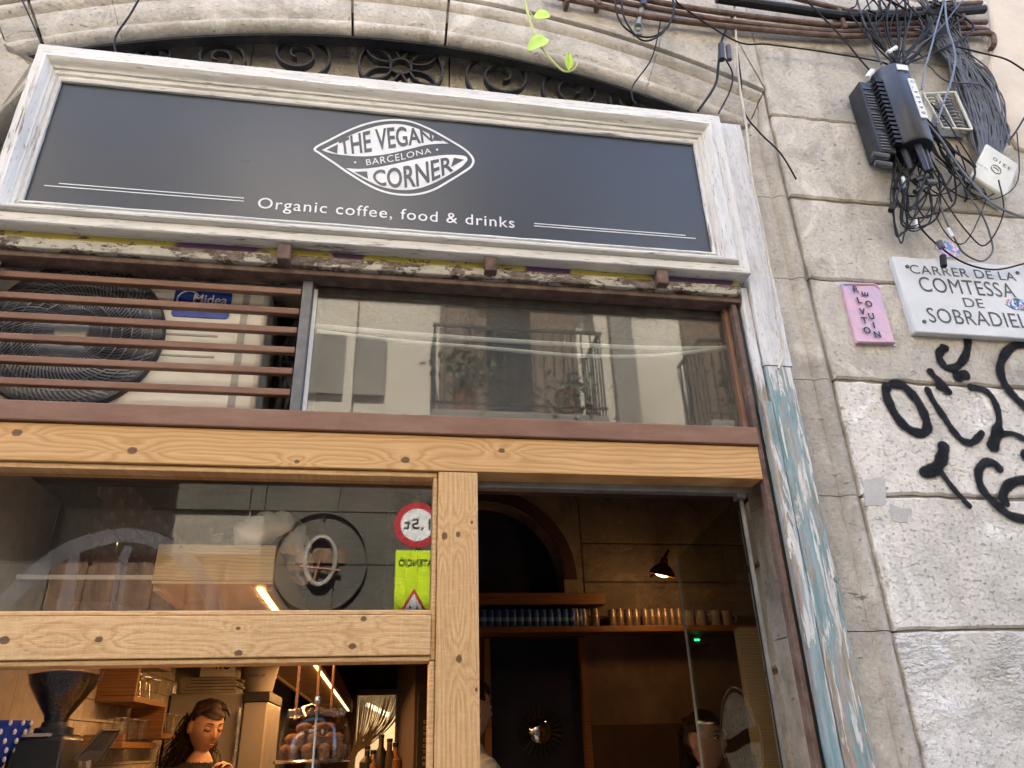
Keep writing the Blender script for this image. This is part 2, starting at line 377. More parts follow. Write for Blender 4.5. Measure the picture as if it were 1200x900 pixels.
M['door_film'] = glass_mat('door_film', .01, .05, (.8, .8, .8), .34, (.8, .8, .78), 2)
def wood_mat(name, axis, knots, base=(.60, .35, .14), dark=(.42, .215, .07), lite=(.70, .46, .22), gs=1.0, worn=0.):
    """pine: grain runs along axis, bent round knots given in (along, across) metres"""
    m = NT(name); co = m.coord(); s = m.sep(co)
    u, v = (s[0], s[2]) if axis == 'X' else ((s[2], s[0]) if axis == 'Z' else (s[1], s[0]))
    nz = m.noise(m.comb(m.math('MULTIPLY', u, .9), m.math('MULTIPLY', v, 6.), s[1]), 1.0, 4, .5)
    ph = m.math('ADD', m.math('MULTIPLY', v, 74*gs), m.math('MULTIPLY', nz, 10.))
    kd = None
    for (ku, kv, kr) in knots:
        kr = kr*.72
        du = m.math('SUBTRACT', u, ku); dv = m.math('SUBTRACT', v, kv)
        d2 = m.math('ADD', m.math('POWER', m.math('MULTIPLY', du, .36/kr), 2.), m.math('POWER', m.math('MULTIPLY', dv, .8/kr), 2.))
        g = m.math('POWER', 2.718, m.math('MULTIPLY', d2, -.16))
        ph = m.math('ADD', ph, m.math('MULTIPLY', m.math('MULTIPLY', g, m.math('SIGN', m.math('ADD', dv, .003))), 2.6))
        dk = m.math('SQRT', m.math('ADD', m.math('POWER', m.math('MULTIPLY', du, .75), 2.), m.math('POWER', dv, 2.)))
        k = m.math('SUBTRACT', 1., m.math('DIVIDE', dk, kr)); kd = k if kd is None else m.math('MAXIMUM', kd, k)
    wv = m.math('FRACT', ph)
    wv = m.ramp(wv, [(0, .15), (.15, .55), (.6, .95), (.88, .3), (1, .15)])
    col = m.ramp(wv, [(.2, dark), (.6, base), (1., lite)])
    col = m.mix(.25, col, base)
    fib = m.noise(m.comb(m.math('MULTIPLY', u, 6.), m.math('MULTIPLY', v, 190.), m.math('MULTIPLY', s[1], 60.)), 1.0, 4, .6)
    col = m.mix(m.ramp(fib, [(.35, .4), (.6, 0.)]), col, dark)
    stn = m.noise(m.comb(m.math('MULTIPLY', u, 3.), m.math('MULTIPLY', v, 14.), 2.), 1.0, 6, .6); col = m.mix(m.ramp(stn, [(.56, 0.), (.72, .5)]), col, tuple(x*.55 for x in base))
    bl = m.noise(co, 2.2, 4); col = m.mix(m.ramp(bl, [(.3, .45), (.7, 0.)]), col, tuple(x*.72 for x in base))
    if worn:
        sc_ = m.noise(m.comb(m.math('MULTIPLY', u, 26.), m.math('MULTIPLY', v, 260.), 0.), 1.0, 5, .75)
        col = m.mix(m.ramp(sc_, [(.45, 0.), (.62, worn)]), col, (.78, .60, .36))
        sc2 = m.noise(m.comb(m.math('MULTIPLY', u, 150.), m.math('MULTIPLY', v, 30.), 0.), 1.0, 4, .7)
        col = m.mix(m.ramp(sc2, [(.5, 0.), (.68, worn*.7)]), col, (.78, .60, .38))
    if kd is not None:
        kn = m.math('ADD', kd, m.math('MULTIPLY', m.math('SUBTRACT', m.noise(co, 120, 4), .5), .7))
        col = m.mix(m.ramp(kn, [(0., 0.), (.12, .55), (.3, .85)]), col, (.05, .02, .009))
        kr_ = m.math('FRACT', m.math('MULTIPLY', kn, 3.2)); col = m.mix(m.math('MULTIPLY', m.ramp(kn, [(.1, 0.), (.25, 1.)]), m.ramp(kr_, [(.4, 0.), (.7, .6)])), col, (.16, .075, .035))
    m.bump(m.math('ADD', fib, m.math('MULTIPLY', wv, .5)), .25, .002)
    return m.fin(col, .5, 0, .35)

def paint_mat(name, paint, under, amt, scale=(1, 1, 1), z_lo=None, alt=None):
    """old paint that has cracked and flaked down to the wood beneath; alt = an older coat showing below height z_lo"""
    m = NT(name); co = m.coord(); cs = m.coord(scale=scale)
    big = m.noise(cs, 3.2, 8, .65, .4); fine = m.noise(cs, 22, 6, .7, .3)
    col = m.ramp(m.noise(co, 2.6, 6), [(.3, tuple(x*.86 for x in paint)), (.65, paint)])
    h = m.math('MULTIPLY', fine, .3)
    if alt:
        z = m.sep(co)[2]
        k = m.math('ADD', m.math('MULTIPLY', m.math('SUBTRACT', z_lo, z), 3.2), m.math('MULTIPLY', m.math('SUBTRACT', m.noise(m.coord(scale=(26, 26, 2.1)), 1, 6, .6), .5), 3.0))
        fa = m.ramp(k, [(.18, 0.), (.24, 1.)])
        wd = m.ramp(m.noise(m.coord(scale=(40, 40, 2.5)), 1, 7, .7), [(.3, (.12, .09, .065)), (.5, (.30, .235, .17)), (.7, (.46, .40, .32))])
        tq = m.ramp(m.noise(m.coord(scale=(9, 9, 2)), 1, 6), [(.3, (.09, .20, .22)), (.7, (.19, .335, .35))])
        fb = m.ramp(m.noise(m.coord(scale=(17, 17, 1.5), loc=(3, 1, 2)), 1, 9, .68, .5), [(.46, 0.), (.52, 1.)])
        old = m.mix(fb, wd, tq)
        fw = m.ramp(m.noise(m.coord(scale=(30, 30, 3.5), loc=(7, 3, 5)), 1, 9, .7, .6), [(.55, 0.), (.58, 1.)])
        old = m.mix(fw, old, (.66, .66, .62))
        col = m.mix(fa, col, old)
        h = m.math('SUBTRACT', h, m.math('MULTIPLY', fa, .8)); h = m.math('ADD', h, m.math('MULTIPLY', fb, .4))
    fl = m.ramp(m.math('ADD', m.math('MULTIPLY', big, .7), m.math('MULTIPLY', fine, .3)), [(amt, 0.), (amt+.025, 1.)])
    fl = m.math('SUBTRACT', 1., fl)
    un = m.ramp(fine, [(.3, tuple(x*.4 for x in under)), (.7, under)])
    col = m.mix(fl, col, un)
    cr = m.ramp(m.noise(m.coord(scale=tuple(x*1. for x in scale), loc=(4, 4, 4)), 40, 3, .5), [(.3, .75), (.38, 0.)])
    col = m.mix(cr, col, tuple(x*.5 for x in under))
    dirt = m.ramp(m.noise(cs, 9, 8, .7), [(.4, .5), (.6, 0.)]); col = m.mix(dirt, col, tuple(x*.62 for x in paint))
    m.bump(m.math('SUBTRACT', h, m.math('MULTIPLY', m.math('ADD', fl, m.math('MULTIPLY', cr, .5)), .9)), .6, .004)
    return m.fin(col, .6, 0, .3)
M['frame_h'] = paint_mat('frame_h', (.74, .73, .69), (.34, .30, .25), .385, (.5, 3, 6))
M['frame_v'] = paint_mat('frame_v', (.74, .73, .70), (.34, .30, .25), .40, (6, 3, .5))
M['jamb_timber'] = paint_mat('jamb_timber', (.72, .725, .73), (.30, .26, .21), .37, (7, 7, .8), 2.78, (.2, .36, .38))
M['chipped'] = paint_mat('chipped', (.50, .47, .39), (.10, .055, .04), .485, (2.2, 3, 5))
def tagged_lintel():
    m = NT('tagged_lintel'); co = m.coord(scale=(1, 1, 1.4))
    f = m.noise(co, 2.6, 2, .4, .4); g = m.noise(m.coord(loc=(5, 0, 3)), 5, 2, .4)
    col = m.ramp(f, [(.36, (.44, .41, .33)), (.40, (.42, .36, .06)), (.56, (.44, .38, .08)), (.60, (.40, .38, .33))])
    col = m.mix(m.ramp(g, [(.56, 0.), (.58, 1.)]), col, (.10, .05, .13))
    ch = m.ramp(m.noise(m.coord(scale=(1, 1, 2)), 24, 7, .7), [(.39, 1.), (.42, 0.)])
    col = m.mix(ch, col, (.10, .055, .035)); m.bump(m.noise(co, 50, 5), .4, .003)
    return m.fin(col, .65)
M['lintel_tag'] = tagged_lintel()
def sign_panel():
    m = NT('sign_panel'); co = m.coord()
    col = m.ramp(m.noise(co, 1.2, 4), [(.3, (.034, .041, .051)), (.7, (.041, .048, .058))])
    col = m.mix(m.ramp(m.noise(co, 260, 2), [(.66, 0.), (.74, .5)]), col, (.14, .14, .14))
    r = m.ramp(m.noise(co, 3, 4), [(.3, .27), (.7, .33)])
    return m.fin(col, r, 0, .45)
M['panel'] = sign_panel()
def spray_mat():
    m = NT('spray_paint'); t = m.t; a = m.n('ShaderNodeAttribute'); a.attribute_name = 'edge'
    co = m.coord(); g = m.math('ADD', a.outputs['Fac'], m.math('MULTIPLY', m.math('SUBTRACT', m.noise(co, 150, 5, .75), .5), 1.15))
    al = m.ramp(g, [(.10, 0.), (.55, .95)])
    m.l(al, m.b.inputs['Alpha'])
    hh = m.noise(co, 46, 7, .72, .3); pits = m.ramp(m.noise(m.coord(scale=(1, 1, 1.7)), 95, 3, .6), [(.34, 0.), (.5, 1.)])
    m.bump(m.math('ADD', hh, m.math('MULTIPLY', pits, .5)), .7, .008)
    return m.fin(m.ramp(m.noise(co, 30, 5), [(.35, (.010, .011, .013)), (.7, (.028, .029, .033))]), .9, 0, .08)
M['spray'] = spray_mat()
M['pine_h'] = wood_mat('pine_h', 'X', [xz(at(x, y))+(k,) for x, y, k in [(20, 507, .016), (155, 528, .016), (348, 541, .009), (475, 539, .015), (588, 528, .012)]], worn=.0)
M['pine_rail'] = wood_mat('pine_rail', 'X', [xz(at(x, y))+(k,) for x, y, k in [(4, 750, .015), (115, 749, .011), (279, 736, .007), (279, 765, .012), (413, 757, .012), (426, 725, .01)]], base=(.60, .37, .165), worn=.38)
_kz = lambda x, y, k: (at(x, y).z, at(x, y).x, k)
M['pine_post'] = wood_mat('pine_post', 'Z', [_kz(521, 628, .013), _kz(537, 626, .010), _kz(538, 772, .012), _kz(553, 612, .006), _kz(558, 808, .006)], base=(.59, .355, .15), worn=.25)
M['shelf_wood'] = wood_mat('shelf_wood', 'X', [(-.5, 2.1, .01), (.9, 2.29, .01)], base=(.27, .135, .055), dark=(.17, .075, .03), lite=(.34, .19, .085))
M['oak'] = wood_mat('oak', 'X', [(-.6, 2.16, .006)], base=(.50, .33, .15), dark=(.36, .21, .085), lite=(.60, .42, .22), gs=1.6)

# ================================================================== ground and street
struct(MB().box(-14, 14, -14, 12, -.3, -.02).build('ground', M['asphalt']))
struct(MB().box(-14, 14, -5.0, -.95, -.018, 0).build('street_paving', M['asphalt']))
struct(MB().box(-14, 14, -.94, .02, -.017, .11).build('pavement', M['opp_grey'], bev=.01))

# ================================================================== stone facade
AC_, AR = (0., 1.01), 3.158          # centre height and radius of the segmental arch, measured off the photo
fac = thing('stone_facade', 'weathered cream ashlar stone wall with a segmental arch around the shopfront', 'wall', (2.2, .05, 0))
def ang(x, y): p = at(x, y, 0); return math.atan2(p.x-AC_[0], p.z-AC_[1])
def arcp(r, a): return (AC_[0]+r*math.sin(a), AC_[1]+r*math.cos(a))
A_END = math.asin(1.5/(AR+.25))
PROF = [(.16, .22), (.16, .078), (0, .076), (0, .034), (.008, .018), (.02, .008), (.034, .006), (.046, .012), (.054, .022), (.066, .023), (.075, .017), (.165, .017),
        (.178, .022), (.19, .010), (.205, .002), (.22, .001), (.234, .008), (.243, .021), (.25, .021), (.25, .08)]
def jx(p): return 1.22+p/.165*.20 if p <= .165 else 1.42+(p-.165)/.085*.08
def jxp(i): return 1.22 if i < 2 else jx(PROF[i][0])
joints = [-A_END, ang(48, 48), ang(137, 25), ang(413, 20), ang(524, 25), ang(770, 62), A_END]
def jit(poly, step=.05, amp=.0032):
    out = []
    for i in range(len(poly)):
        a = Vector(poly[i]); b = Vector(poly[(i+1) % len(poly)]); k = max(1, int((b-a).length/step))
        for j in range(k):
            p = a.lerp(b, j/k); out.append((p.x+rnd.uniform(-amp, amp), p.y+rnd.uniform(-amp, amp)))
    return out
for i in range(len(joints)-1):
    gg = lambda k: .0002 if k in (2, 5) else .0016
    a0, a1 = joints[i]+gg(i), joints[i+1]-gg(i+1)
    n = max(3, int((a1-a0)/.02)); m = MB(); vs = []; np_ = len(PROF)
    for k in range(n+1):
        a = a0+(a1-a0)*k/n
        for (p, y) in PROF:
            q = arcp(AR+p+rnd.uniform(-.0012, .0012), a); vs.append((q[0], y, q[1]))
    fs = [(k*np_+j, k*np_+j+1, (k+1)*np_+j+1, (k+1)*np_+j) for k in range(n) for j in range(np_-1)]
    fs += [tuple(range(np_)), tuple(reversed(range(n*np_, (n+1)*np_)))]
    m.add(vs, fs).build('arch_stone', M['stone_jamb'] if i > 4 else M['stone'], fac, True, 40)
# stones above the arch ring, radial joints
TOPZ = 5.25
def ray(a, lim=1.5008):
    d = (math.sin(a), math.cos(a)); t = (TOPZ-AC_[1])/d[1]
    if abs(d[0]*t) > lim: t = lim/abs(d[0])
    return (AC_[0]+d[0]*t, AC_[1]+d[1]*t), abs(d[0]*t) > lim-1e-4
for i in range(len(joints)-1):
    a0, a1 = joints[i]+gg(i)*.7, joints[i+1]-gg(i+1)*.7
    if i == 0: a0 = -A_END
    if i == len(joints)-2: a1 = A_END
    n = 8; poly = [arcp(AR+.253, a0+(a1-a0)*k/n) for k in range(n+1)]
    (p1, s1), (p0, s0) = ray(a1), ray(a0)
    poly.append(p1)
    if s1 and not s0: poly.append((1.5008, TOPZ))
    if s0 and not s1: poly.append((-1.5008, TOPZ))
    poly.append(p0)
    MB().prism(jit(poly, .16, .0004), 0., .1, bevel=.0022).build('wall_stone', M['stone'], fac)
ZJ = [0.1, .42, .84, 1.25, 1.458, 1.874, 2.29, 2.705, 3.12, 3.50, 3.93, 4.36, 4.80, TOPZ]
GAP = {3.93: .0008, 4.36: .0012, 3.50: .006, 2.29: .005, 2.705: .005, 1.874: .004}
# jamb stones either side
for sg in (1, -1):
    for i in range(len(ZJ)-1):
        z0, z1 = ZJ[i], ZJ[i+1]
        if z0 > 3.6: break
        last = z1 > 3.6
        if last: z1 = 3.80
        g0 = .0015
        secs = [[(jxp(q), PROF[q][1], z_) for q in range(len(PROF))] for z_ in (z0+g0, z1-(0 if last else g0))]
        if last: secs.append([(arcp(AR+p, A_END)[0], y, arcp(AR+p, A_END)[1]) for p, y in PROF])
        np_ = len(PROF); vs = [((v[0] if sg > 0 or v[2] > 3.79 else max(v[0], 1.37)) * sg, v[1], v[2]) for s_ in secs for v in s_]
        fs = [(k*np_+j, k*np_+j+1, (k+1)*np_+j+1, (k+1)*np_+j) for k in range(len(secs)-1) for j in range(np_-1)]
        fs += [tuple(range(np_)), tuple(range((len(secs)-1)*np_, len(secs)*np_))]
        MB().add(vs, fs).build('jamb_stone', M['stone_jamb'], fac, True, 40)
    for i in range(len(ZJ)-1):
        z0, z1 = ZJ[i], ZJ[i+1]; g0, g1 = GAP.get(z0, .003), GAP.get(z1, .003)
        cut = (2.62, 3.15, 2.75, 3.05)[i % 4]
        for xa, xb in ((1.502, cut-.002), (cut+.002, 3.9)):
            poly = jit([(xa, z0+g0), (xb, z0+g0), (xb, z1-g1), (xa, z1-g1)], .045, .0036)
            mm = M['stone_rough'] if z1 <= 1.9 else (M['stone_pale'] if z1 <= 2.75 else M['stone'])
            MB().prism([(a*sg, b) for a, b in poly], 0, .1, bevel=.0075).build('wall_stone', mm, fac)
arc = [arcp(AR+.12, A_END-2*A_END*k/24) for k in range(25)]
MB().prism([(-3.9, .1), (-3.9, 5.2), (3.9, 5.2), (3.9, .1), (1.40, .1), (1.40, 3.8)]+arc+[(-1.40, 3.8), (-1.40, .1)], .03, .2).build('mortar_bed', M['mortar'], fac)
arc = [arcp(AR+.256, A_END-2*A_END*k/24) for k in range(25)]
MB().prism([(-3.9, .1), (-3.9, 5.2), (3.9, 5.2), (3.9, .1), (1.512, .1), (1.512, 4.0)]+arc+[(-1.512, 4.0), (-1.512, .1)], .013, .0295).build('joint_mortar', M['mortar'], fac)
MB().box(-9, 9, .05, 8, TOPZ+.01, 12.3).build('upper_wall', M['plaster'], fac)
for sg in (1, -1):
    MB().box(min(3.92*sg, 9*sg), max(3.92*sg, 9*sg), .03, 8, .1, TOPZ).build('side_wall', M['plaster'], fac)
# smooth plaster skim at the corner beyond the cables
pp = [xz(at(x, y, -.015)) for x, y in [(1158, -40), (1163, 40), (1160, 85), (1168, 120), (1176, 152), (1192, 172), (1235, 185), (1330, 60), (1260, -60)]]
tag(MB().prism(jit(pp, .05, .006), -.015, .02, bevel=.008).build('plaster_patch', M['plaster'], fac), 'smooth beige plaster skim over the stone corner')
for qs in (((1010, 562), (1034, 559), (1040, 574), (1037, 592), (1016, 594)), ((1044, 591), (1068, 597), (1064, 612), (1046, 610))):
    MB().prism(jit([xz(at(x, y, -.002)) for x, y in qs], .015, .004), -.0015, .01, bevel=.0008).build('cement_patch', M['cement'], fac)
# recessed stone panel behind the iron fanlight
for x0, x1 in ((-1.5, -.62), (-.615, .172), (.178, .86), (.865, 1.5)):
    MB().box(x0, x1, .16, .34, 3.02, 4.35).build('tympanum_stone', M['stone'], fac)

# ================================================================== opposite side of the street (seen in the glass)
OY = -5.6
ob = thing('opposite_building', 'sunlit cream building across the street, seen mirrored in the window glass', 'building', (0, OY-2, 0))
MB().box(-10, 2.3, OY-6, OY, 4.32, 8.8).build('wall', M['opp_plaster'], ob)
MB().box(2.302, 10, OY-6, OY-.03, 4.32, 7.1).build('wall', M['opp_plaster'], ob)
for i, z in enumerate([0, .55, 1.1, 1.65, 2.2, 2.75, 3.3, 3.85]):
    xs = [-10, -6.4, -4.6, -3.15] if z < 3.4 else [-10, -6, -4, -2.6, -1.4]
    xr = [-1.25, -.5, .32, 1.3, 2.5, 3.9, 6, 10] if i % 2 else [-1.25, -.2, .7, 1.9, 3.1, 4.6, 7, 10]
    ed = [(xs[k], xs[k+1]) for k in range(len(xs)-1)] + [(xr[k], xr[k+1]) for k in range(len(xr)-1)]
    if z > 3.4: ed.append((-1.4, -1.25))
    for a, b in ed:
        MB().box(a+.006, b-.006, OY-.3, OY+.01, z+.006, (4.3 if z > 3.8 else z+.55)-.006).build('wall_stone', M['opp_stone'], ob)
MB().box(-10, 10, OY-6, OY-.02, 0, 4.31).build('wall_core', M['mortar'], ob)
MB().box(-3.14, -1.26, OY-.02, OY-.012, 0, 3.4).build('old_door', M['old_door'], ob)
for k in range(6): MB().box(-3.1+k*.31, -2.83+k*.31, OY-.012, OY+.004, 0, 3.36).build('door_plank', M['old_door'], ob)
MB().box(-10, 10, OY, OY+.12, 4.30, 4.44).build('string_course', M['opp_plaster'], ob, bev=.02)
def french(x, z, h=2.3, w_=1.0):
    MB().box(x-w_/2, x+w_/2, OY-.01, OY+.03, z, z+h).build('window', M['dark_glass'], ob)
    for s_ in (-1, 1): MB().box(x+s_*w_*.55-.28, x+s_*w_*.55+.28, OY+.035, OY+.08, z, z+h).build('shutter', M['shutter'], ob)
    MB().box(x-w_/2-.12, x+w_/2+.12, OY+.002, OY+.07, z+h, z+h+.16).build('window_head', M['opp_grey'], ob, bev=.01)
def balcony(x, z, w_=1.9, d=.75):
    sl_ = MB().box(x-w_/2, x+w_/2, OY, OY+d, z-.14, z).build('balcony', M['opp_grey'], ob, bev=.02)
    rail = MB()
    for k in range(int(w_/.11)+1):
        xx = x-w_/2+.03+k*(w_-.06)/int(w_/.11); rail.box(xx-.008, xx+.008, OY+d-.04, OY+d-.024, z, z+1)
    for s_ in (-1, 1):
        for k in range(6): yy = OY+.06+k*.11; rail.box(x+s_*(w_/2-.03)-.008, x+s_*(w_/2-.03)+.008, yy, yy+.016, z, z+1)
        rail.box(x+s_*(w_/2-.03)-.015, x+s_*(w_/2-.03)+.015, OY, OY+d-.02, z+1, z+1.03)
    rail.box(x-w_/2, x+w_/2, OY+d-.05, OY+d-.015, z+1, z+1.03); rail.box(x-w_/2, x+w_/2, OY+d-.045, OY+d-.02, z+.08, z+.1)
    o = rail.build('railing', M['iron'], sl_); return sl_
for x, z in ((-3.2, 4.75), (1.35, 4.75), (4.4, 4.75), (-3.2, 7.7), (1.35, 7.7)):
    french(x, z, 2.2 if z < 7 else 1.0); balcony(x, z)
MB().box(-1.3, -.1, OY, OY+.05, 5.2, 5.95).build('stone_panel', M['opp_grey'], ob)
MB().box(2.62, 2.9, OY, OY+.12, 4.44, 7.1).build('pilaster', M['opp_grey'], ob)
MB().box(-.55, -.45, OY+.001, OY+.08, 4.44, 8.8).build('drain_pipe', M['opp_plaster'], ob)
def leaves(c, n, ex, size, drop=0.):
    m = MB()
    for _ in range(n):
        p = Vector((c[0]+rnd.gauss(0, ex[0]), c[1]+rnd.gauss(0, ex[1]), c[2]+rnd.gauss(0, ex[2])-drop*rnd.random()))
        e = Euler((rnd.uniform(-1, 1), rnd.uniform(-1, 1), rnd.uniform(0, 6.3))); s_ = size*rnd.uniform(.6, 1.3)
        m.add([p+e.to_matrix() @ Vector(q)*s_ for q in ((0, -1, 0), (.45, 0, .08), (0, 1, 0), (-.45, 0, .08))], [(0, 1, 2, 3)])
    return m
for i, (x, z, n, dr, lb) in enumerate([(.75, 4.95, 260, 0., 'bushy potted plant on the balcony opposite, left of the dark window'), (1.9, 5.0, 320, .9, 'trailing potted plant on the balcony opposite, right of the window'),
                                   (4.0, 5.0, 420, 0., 'large dark plant on the rightmost balcony opposite'), (1.0, 7.9, 200, 1.6, 'hanging plant on the upper balcony opposite')]):
    pt = thing('balcony_plant', lb, 'plant', (x, OY+.55, z-.25), 'plants on the balconies opposite')
    MB().lathe([(.09, -.2), (.13, .08), (.14, .08), (.12, .06), (0.001, .06)], (x, OY+.55, z), 12).build('pot', M['terracotta'], pt, True)
    leaves((x, OY+.6, z+.32), n, (.16, .1, .16), .05, dr).build('foliage', M['plant'], pt, 'raw')
# street signs across the way, read backwards in the shop glass (virtual images lie the same distance behind the pane)
GY = .06
def virt(x, y, d): p = at(x, y, GY*2-d); return Vector((p.x, d, p.z))
SY = OY+.32
c = virt(489, 615, SY)
rs = thing('weight_limit_sign', 'round red and white 1,5t weight limit road sign mirrored in the glass', 'sign', (c.x, SY, c.z-.3))
r_ = .232
MB().lathe([(.001, 0), (r_, 0), (r_, -.02), (.001, -.02)], (c.x, SY, c.z), 40, 'Y').build('rim', M['red_paint'], rs, True)
MB().lathe([(.001, .004), (r_*.72, .004), (r_*.72, .002), (.001, .002)], (c.x, SY, c.z), 40, 'Y').build('face', M['white_paint'], rs, True)
v, f = text_fit('1,5t', w=r_*1.15, h=r_*.52, bold=.004)
m = MB(); w0 = r_*1.15
m.add([(c.x+w0/2-a, SY+.008, c.z-r_*.26+b) for a, b in v], f); m.build('lettering', M['ink'], rs)
t_ = virt(464, 645, SY); b_ = virt(464, 716, SY)
W_ = .40; Zt = t_.z; Zb = b_.z-.12
ws = thing('warning_sign', 'lime yellow warning board with red triangle mirrored in the glass', 'sign', (t_.x+W_/2, SY, Zb))
MB().box(t_.x, t_.x+W_, SY-.02, SY, Zb, Zt).build('board', M['lime'], ws, bev=.004)
v, f = text_fit('ATENCIÓ', w=W_*.84, h=.085, bold=.015)
MB().add([(t_.x+W_*.92-a, SY+.004, Zt-.155+b) for a, b in v], f).build('lettering', M['ink'], ws)
cx, cz = t_.x+W_*.47, Zb+.03
def tri(s_, y, dz=0): return [(cx-s_, cz+.02+dz), (cx+s_, cz+.02+dz), (cx, cz+.02+dz+s_*1.72)]
MB().prism(tri(.165, 0), SY+.001, SY+.003).build('triangle', M['red_paint'], ws)
MB().prism(tri(.125, 0, .017), SY+.0035, SY+.006).build('triangle_field', M['white_paint'], ws)
m = MB()
for sx in (-.035, .035):
    m.lathe([(.001, 0), (.013, 0), (.013, .002), (.001, .002)], (cx+sx, SY+.008, cz+.125), 10, 'Y')
    for q0, q1 in (((0, .11), (0, .075)), ((0, .075), (.02, .045)), ((0, .075), (-.02, .05)), ((0, .1), (.025, .085)), ((0, .1), (-.025, .09))):
        m.tube([(cx+sx+q0[0], SY+.008, cz+q0[1]), (cx+sx+q1[0], SY+.008, cz+q1[1])], .006, 4, 1)
m.build('pictogram', M['ink'], ws)
MB().tube([(t_.x+W_*.5, SY-.05, 0), (t_.x+W_*.5, SY-.05, c.z+.24)], .03, 10, 1).build('sign_pole', M['galv'], ws)
cc = virt(375, 655, OY+.12)
es = thing('round_shop_emblem', 'thin round shop emblem with white oval ring, mirrored in the glass', 'sign', (cc.x, OY+.1, cc.z-.5))
m = MB(); m.tube([(cc.x+.46*math.cos(a), OY+.028, cc.z+.50*math.sin(a)) for a in [i*math.pi/20 for i in range(40)]], .012, 6, 1, closed=True); m.build('hoop', M['opp_stone2'], es, True)
m = MB(); m.tube([(cc.x+.15*math.cos(a), OY+.040, cc.z+.24*math.sin(a)) for a in [i*math.pi/16 for i in range(32)]], .026, 6, 1, closed=True); m.build('oval_ring', M['opp_grey'], es, True)
MB().box(cc.x-.24, cc.x+.24, OY+.012, OY+.025, cc.z-.02, cc.z+.13).build('banner', M['old_door'], es)
m = MB(); m.tube([(cc.x-.2, OY+.046, cc.z-.06), (cc.x+.2, OY+.046, cc.z-.1)], .014, 6, 1); m.tube([(cc.x+.0, OY+.046, cc.z+.02), (cc.x-.05, OY+.046, cc.z-.2)], .012, 6, 1)
m.build('crossed_cutlery', M['terracotta'], es)
MB().box(cc.x-.01, cc.x+.01, OY+.012, OY+.03, cc.z+.44, cc.z+.5).build('bracket', M['iron'], es)

# ================================================================== sign board
YP = -.035
pl = [at(72, 99, YP), at(812, 169, YP), at(833, 297, YP), at(28, 238, YP)]
PX0 = (pl[0].x+pl[3].x)/2; PX1 = (pl[1].x+pl[2].x)/2; PZ1 = (pl[0].z+pl[1].z)/2; PZ0 = (pl[2].z+pl[3].z)/2
sg_ = thing('shop_sign', 'long dark grey shop sign with white lettering in a peeling white moulded frame', 'sign', (0, 0, PZ0-.1))
MB().box(PX0-.02, PX1+.02, YP, YP+.012, PZ0-.02, PZ1+.02).build('panel', M['panel'], sg_)
FP = [(0, YP-.001), (0, -.046), (.006, -.050), (.010, -.050), (.012, -.044), (.020, -.044), (.024, -.052), (.034, -.054), (.037, -.054), (.038, -.061), (.044, -.063), (.048, -.068), (.054, -.080), (.064, -.088), (.072, -.086), (.076, -.078), (.079, -.072), (.0795, -.064), (.083, -.064), (.0835, -.070), (.121, -.070), (.125, -.066), (.125, .012)]
WL, WR, WT, WB = .092, .118, .138, .098
def crn(ix, iz, d):
    k = d/.125
    return ((PX0-WL*k) if ix == 0 else (PX1+WR*k), (PZ0-WB*k) if iz == 0 else (PZ1+WT*k))
for (c0, c1, mm) in (((0, 1), (1, 1), 'frame_h'), ((0, 0), (1, 0), 'frame_h'), ((0, 0), (0, 1), 'frame_v'), ((1, 0), (1, 1), 'frame_v')):
    n = 36 if mm == 'frame_h' else 12; vs = []; k_ = len(FP)
    for i in range(n+1):
        for d, y in FP:
            a = Vector(crn(*c0, d)); b = Vector(crn(*c1, d)); p = a.lerp(b, i/n)
            e = 0 if i in (0, n) else 1
            vs.append((p.x+e*rnd.uniform(-.0006, .0006), y+e*rnd.uniform(-.0008, .0008), p.y+e*rnd.uniform(-.0008, .0008)))
    fs = [(i*k_+j, i*k_+j+1, (i+1)*k_+j+1, (i+1)*k_+j) for i in range(n) for j in range(k_-1)]
    fs += [tuple(range(k_)), tuple(range(n*k_, (n+1)*k_))]
    MB().add(vs, fs).build('frame_rail', M[mm], sg_, True, 30)
# --- emblem, traced on the panel
YL = YP-.0015
def lg(x, y): p = at(340+x/4.2857, 120+y/4.2857, YP); return Vector((p.x, p.z))
def smoothpoly(pts, k=5): return [tuple(p) for p in crom([lg(*q) for q in pts], k, True)]
outer = [(125, 232), (200, 190), (300, 140), (400, 105), (500, 90), (600, 97), (700, 135), (800, 190), (880, 240), (918, 285), (912, 318), (880, 345), (800, 395), (720, 440), (640, 462), (560, 465), (480, 452), (400, 420), (300, 360), (220, 305), (150, 258)]
oc = crom([lg(*q) for q in outer], 4, True)
m = MB(); n = len(oc); hw = .0042
vs = []
for i in range(n):
    t = (oc[(i+1) % n]-oc[i-1]).normalized(); nn = Vector((-t.y, t.x))*hw
    vs += [(oc[i].x+nn.x, YL, oc[i].y+nn.y), (oc[i].x-nn.x, YL, oc[i].y-nn.y)]
m.add(vs, [(2*i, 2*i+1, (2*i+3) % (2*n), (2*i+2) % (2*n)) for i in range(n)]); m.build('emblem_outline', M['label_white'], sg_)
up_t = [(160, 240), (240, 200), (330, 155), (430, 122), (520, 110), (600, 120), (690, 155), (795, 208)]
up_b = [(795, 208), (700, 212), (600, 235), (480, 262), (380, 272), (280, 268), (200, 255), (160, 240)]
lo_t = [(280, 332), (360, 335), (450, 325), (550, 305), (650, 283), (750, 268), (830, 265), (880, 272), (891, 290)]
lo_b = [(891, 290), (860, 325), (780, 375), (700, 415), (620, 438), (540, 440), (460, 425), (390, 395), (330, 362), (280, 332)]
def shape(a, b): return [tuple(p) for p in crom([lg(*q) for q in a], 4)[:-1]+crom([lg(*q) for q in b], 4)[:-1]]
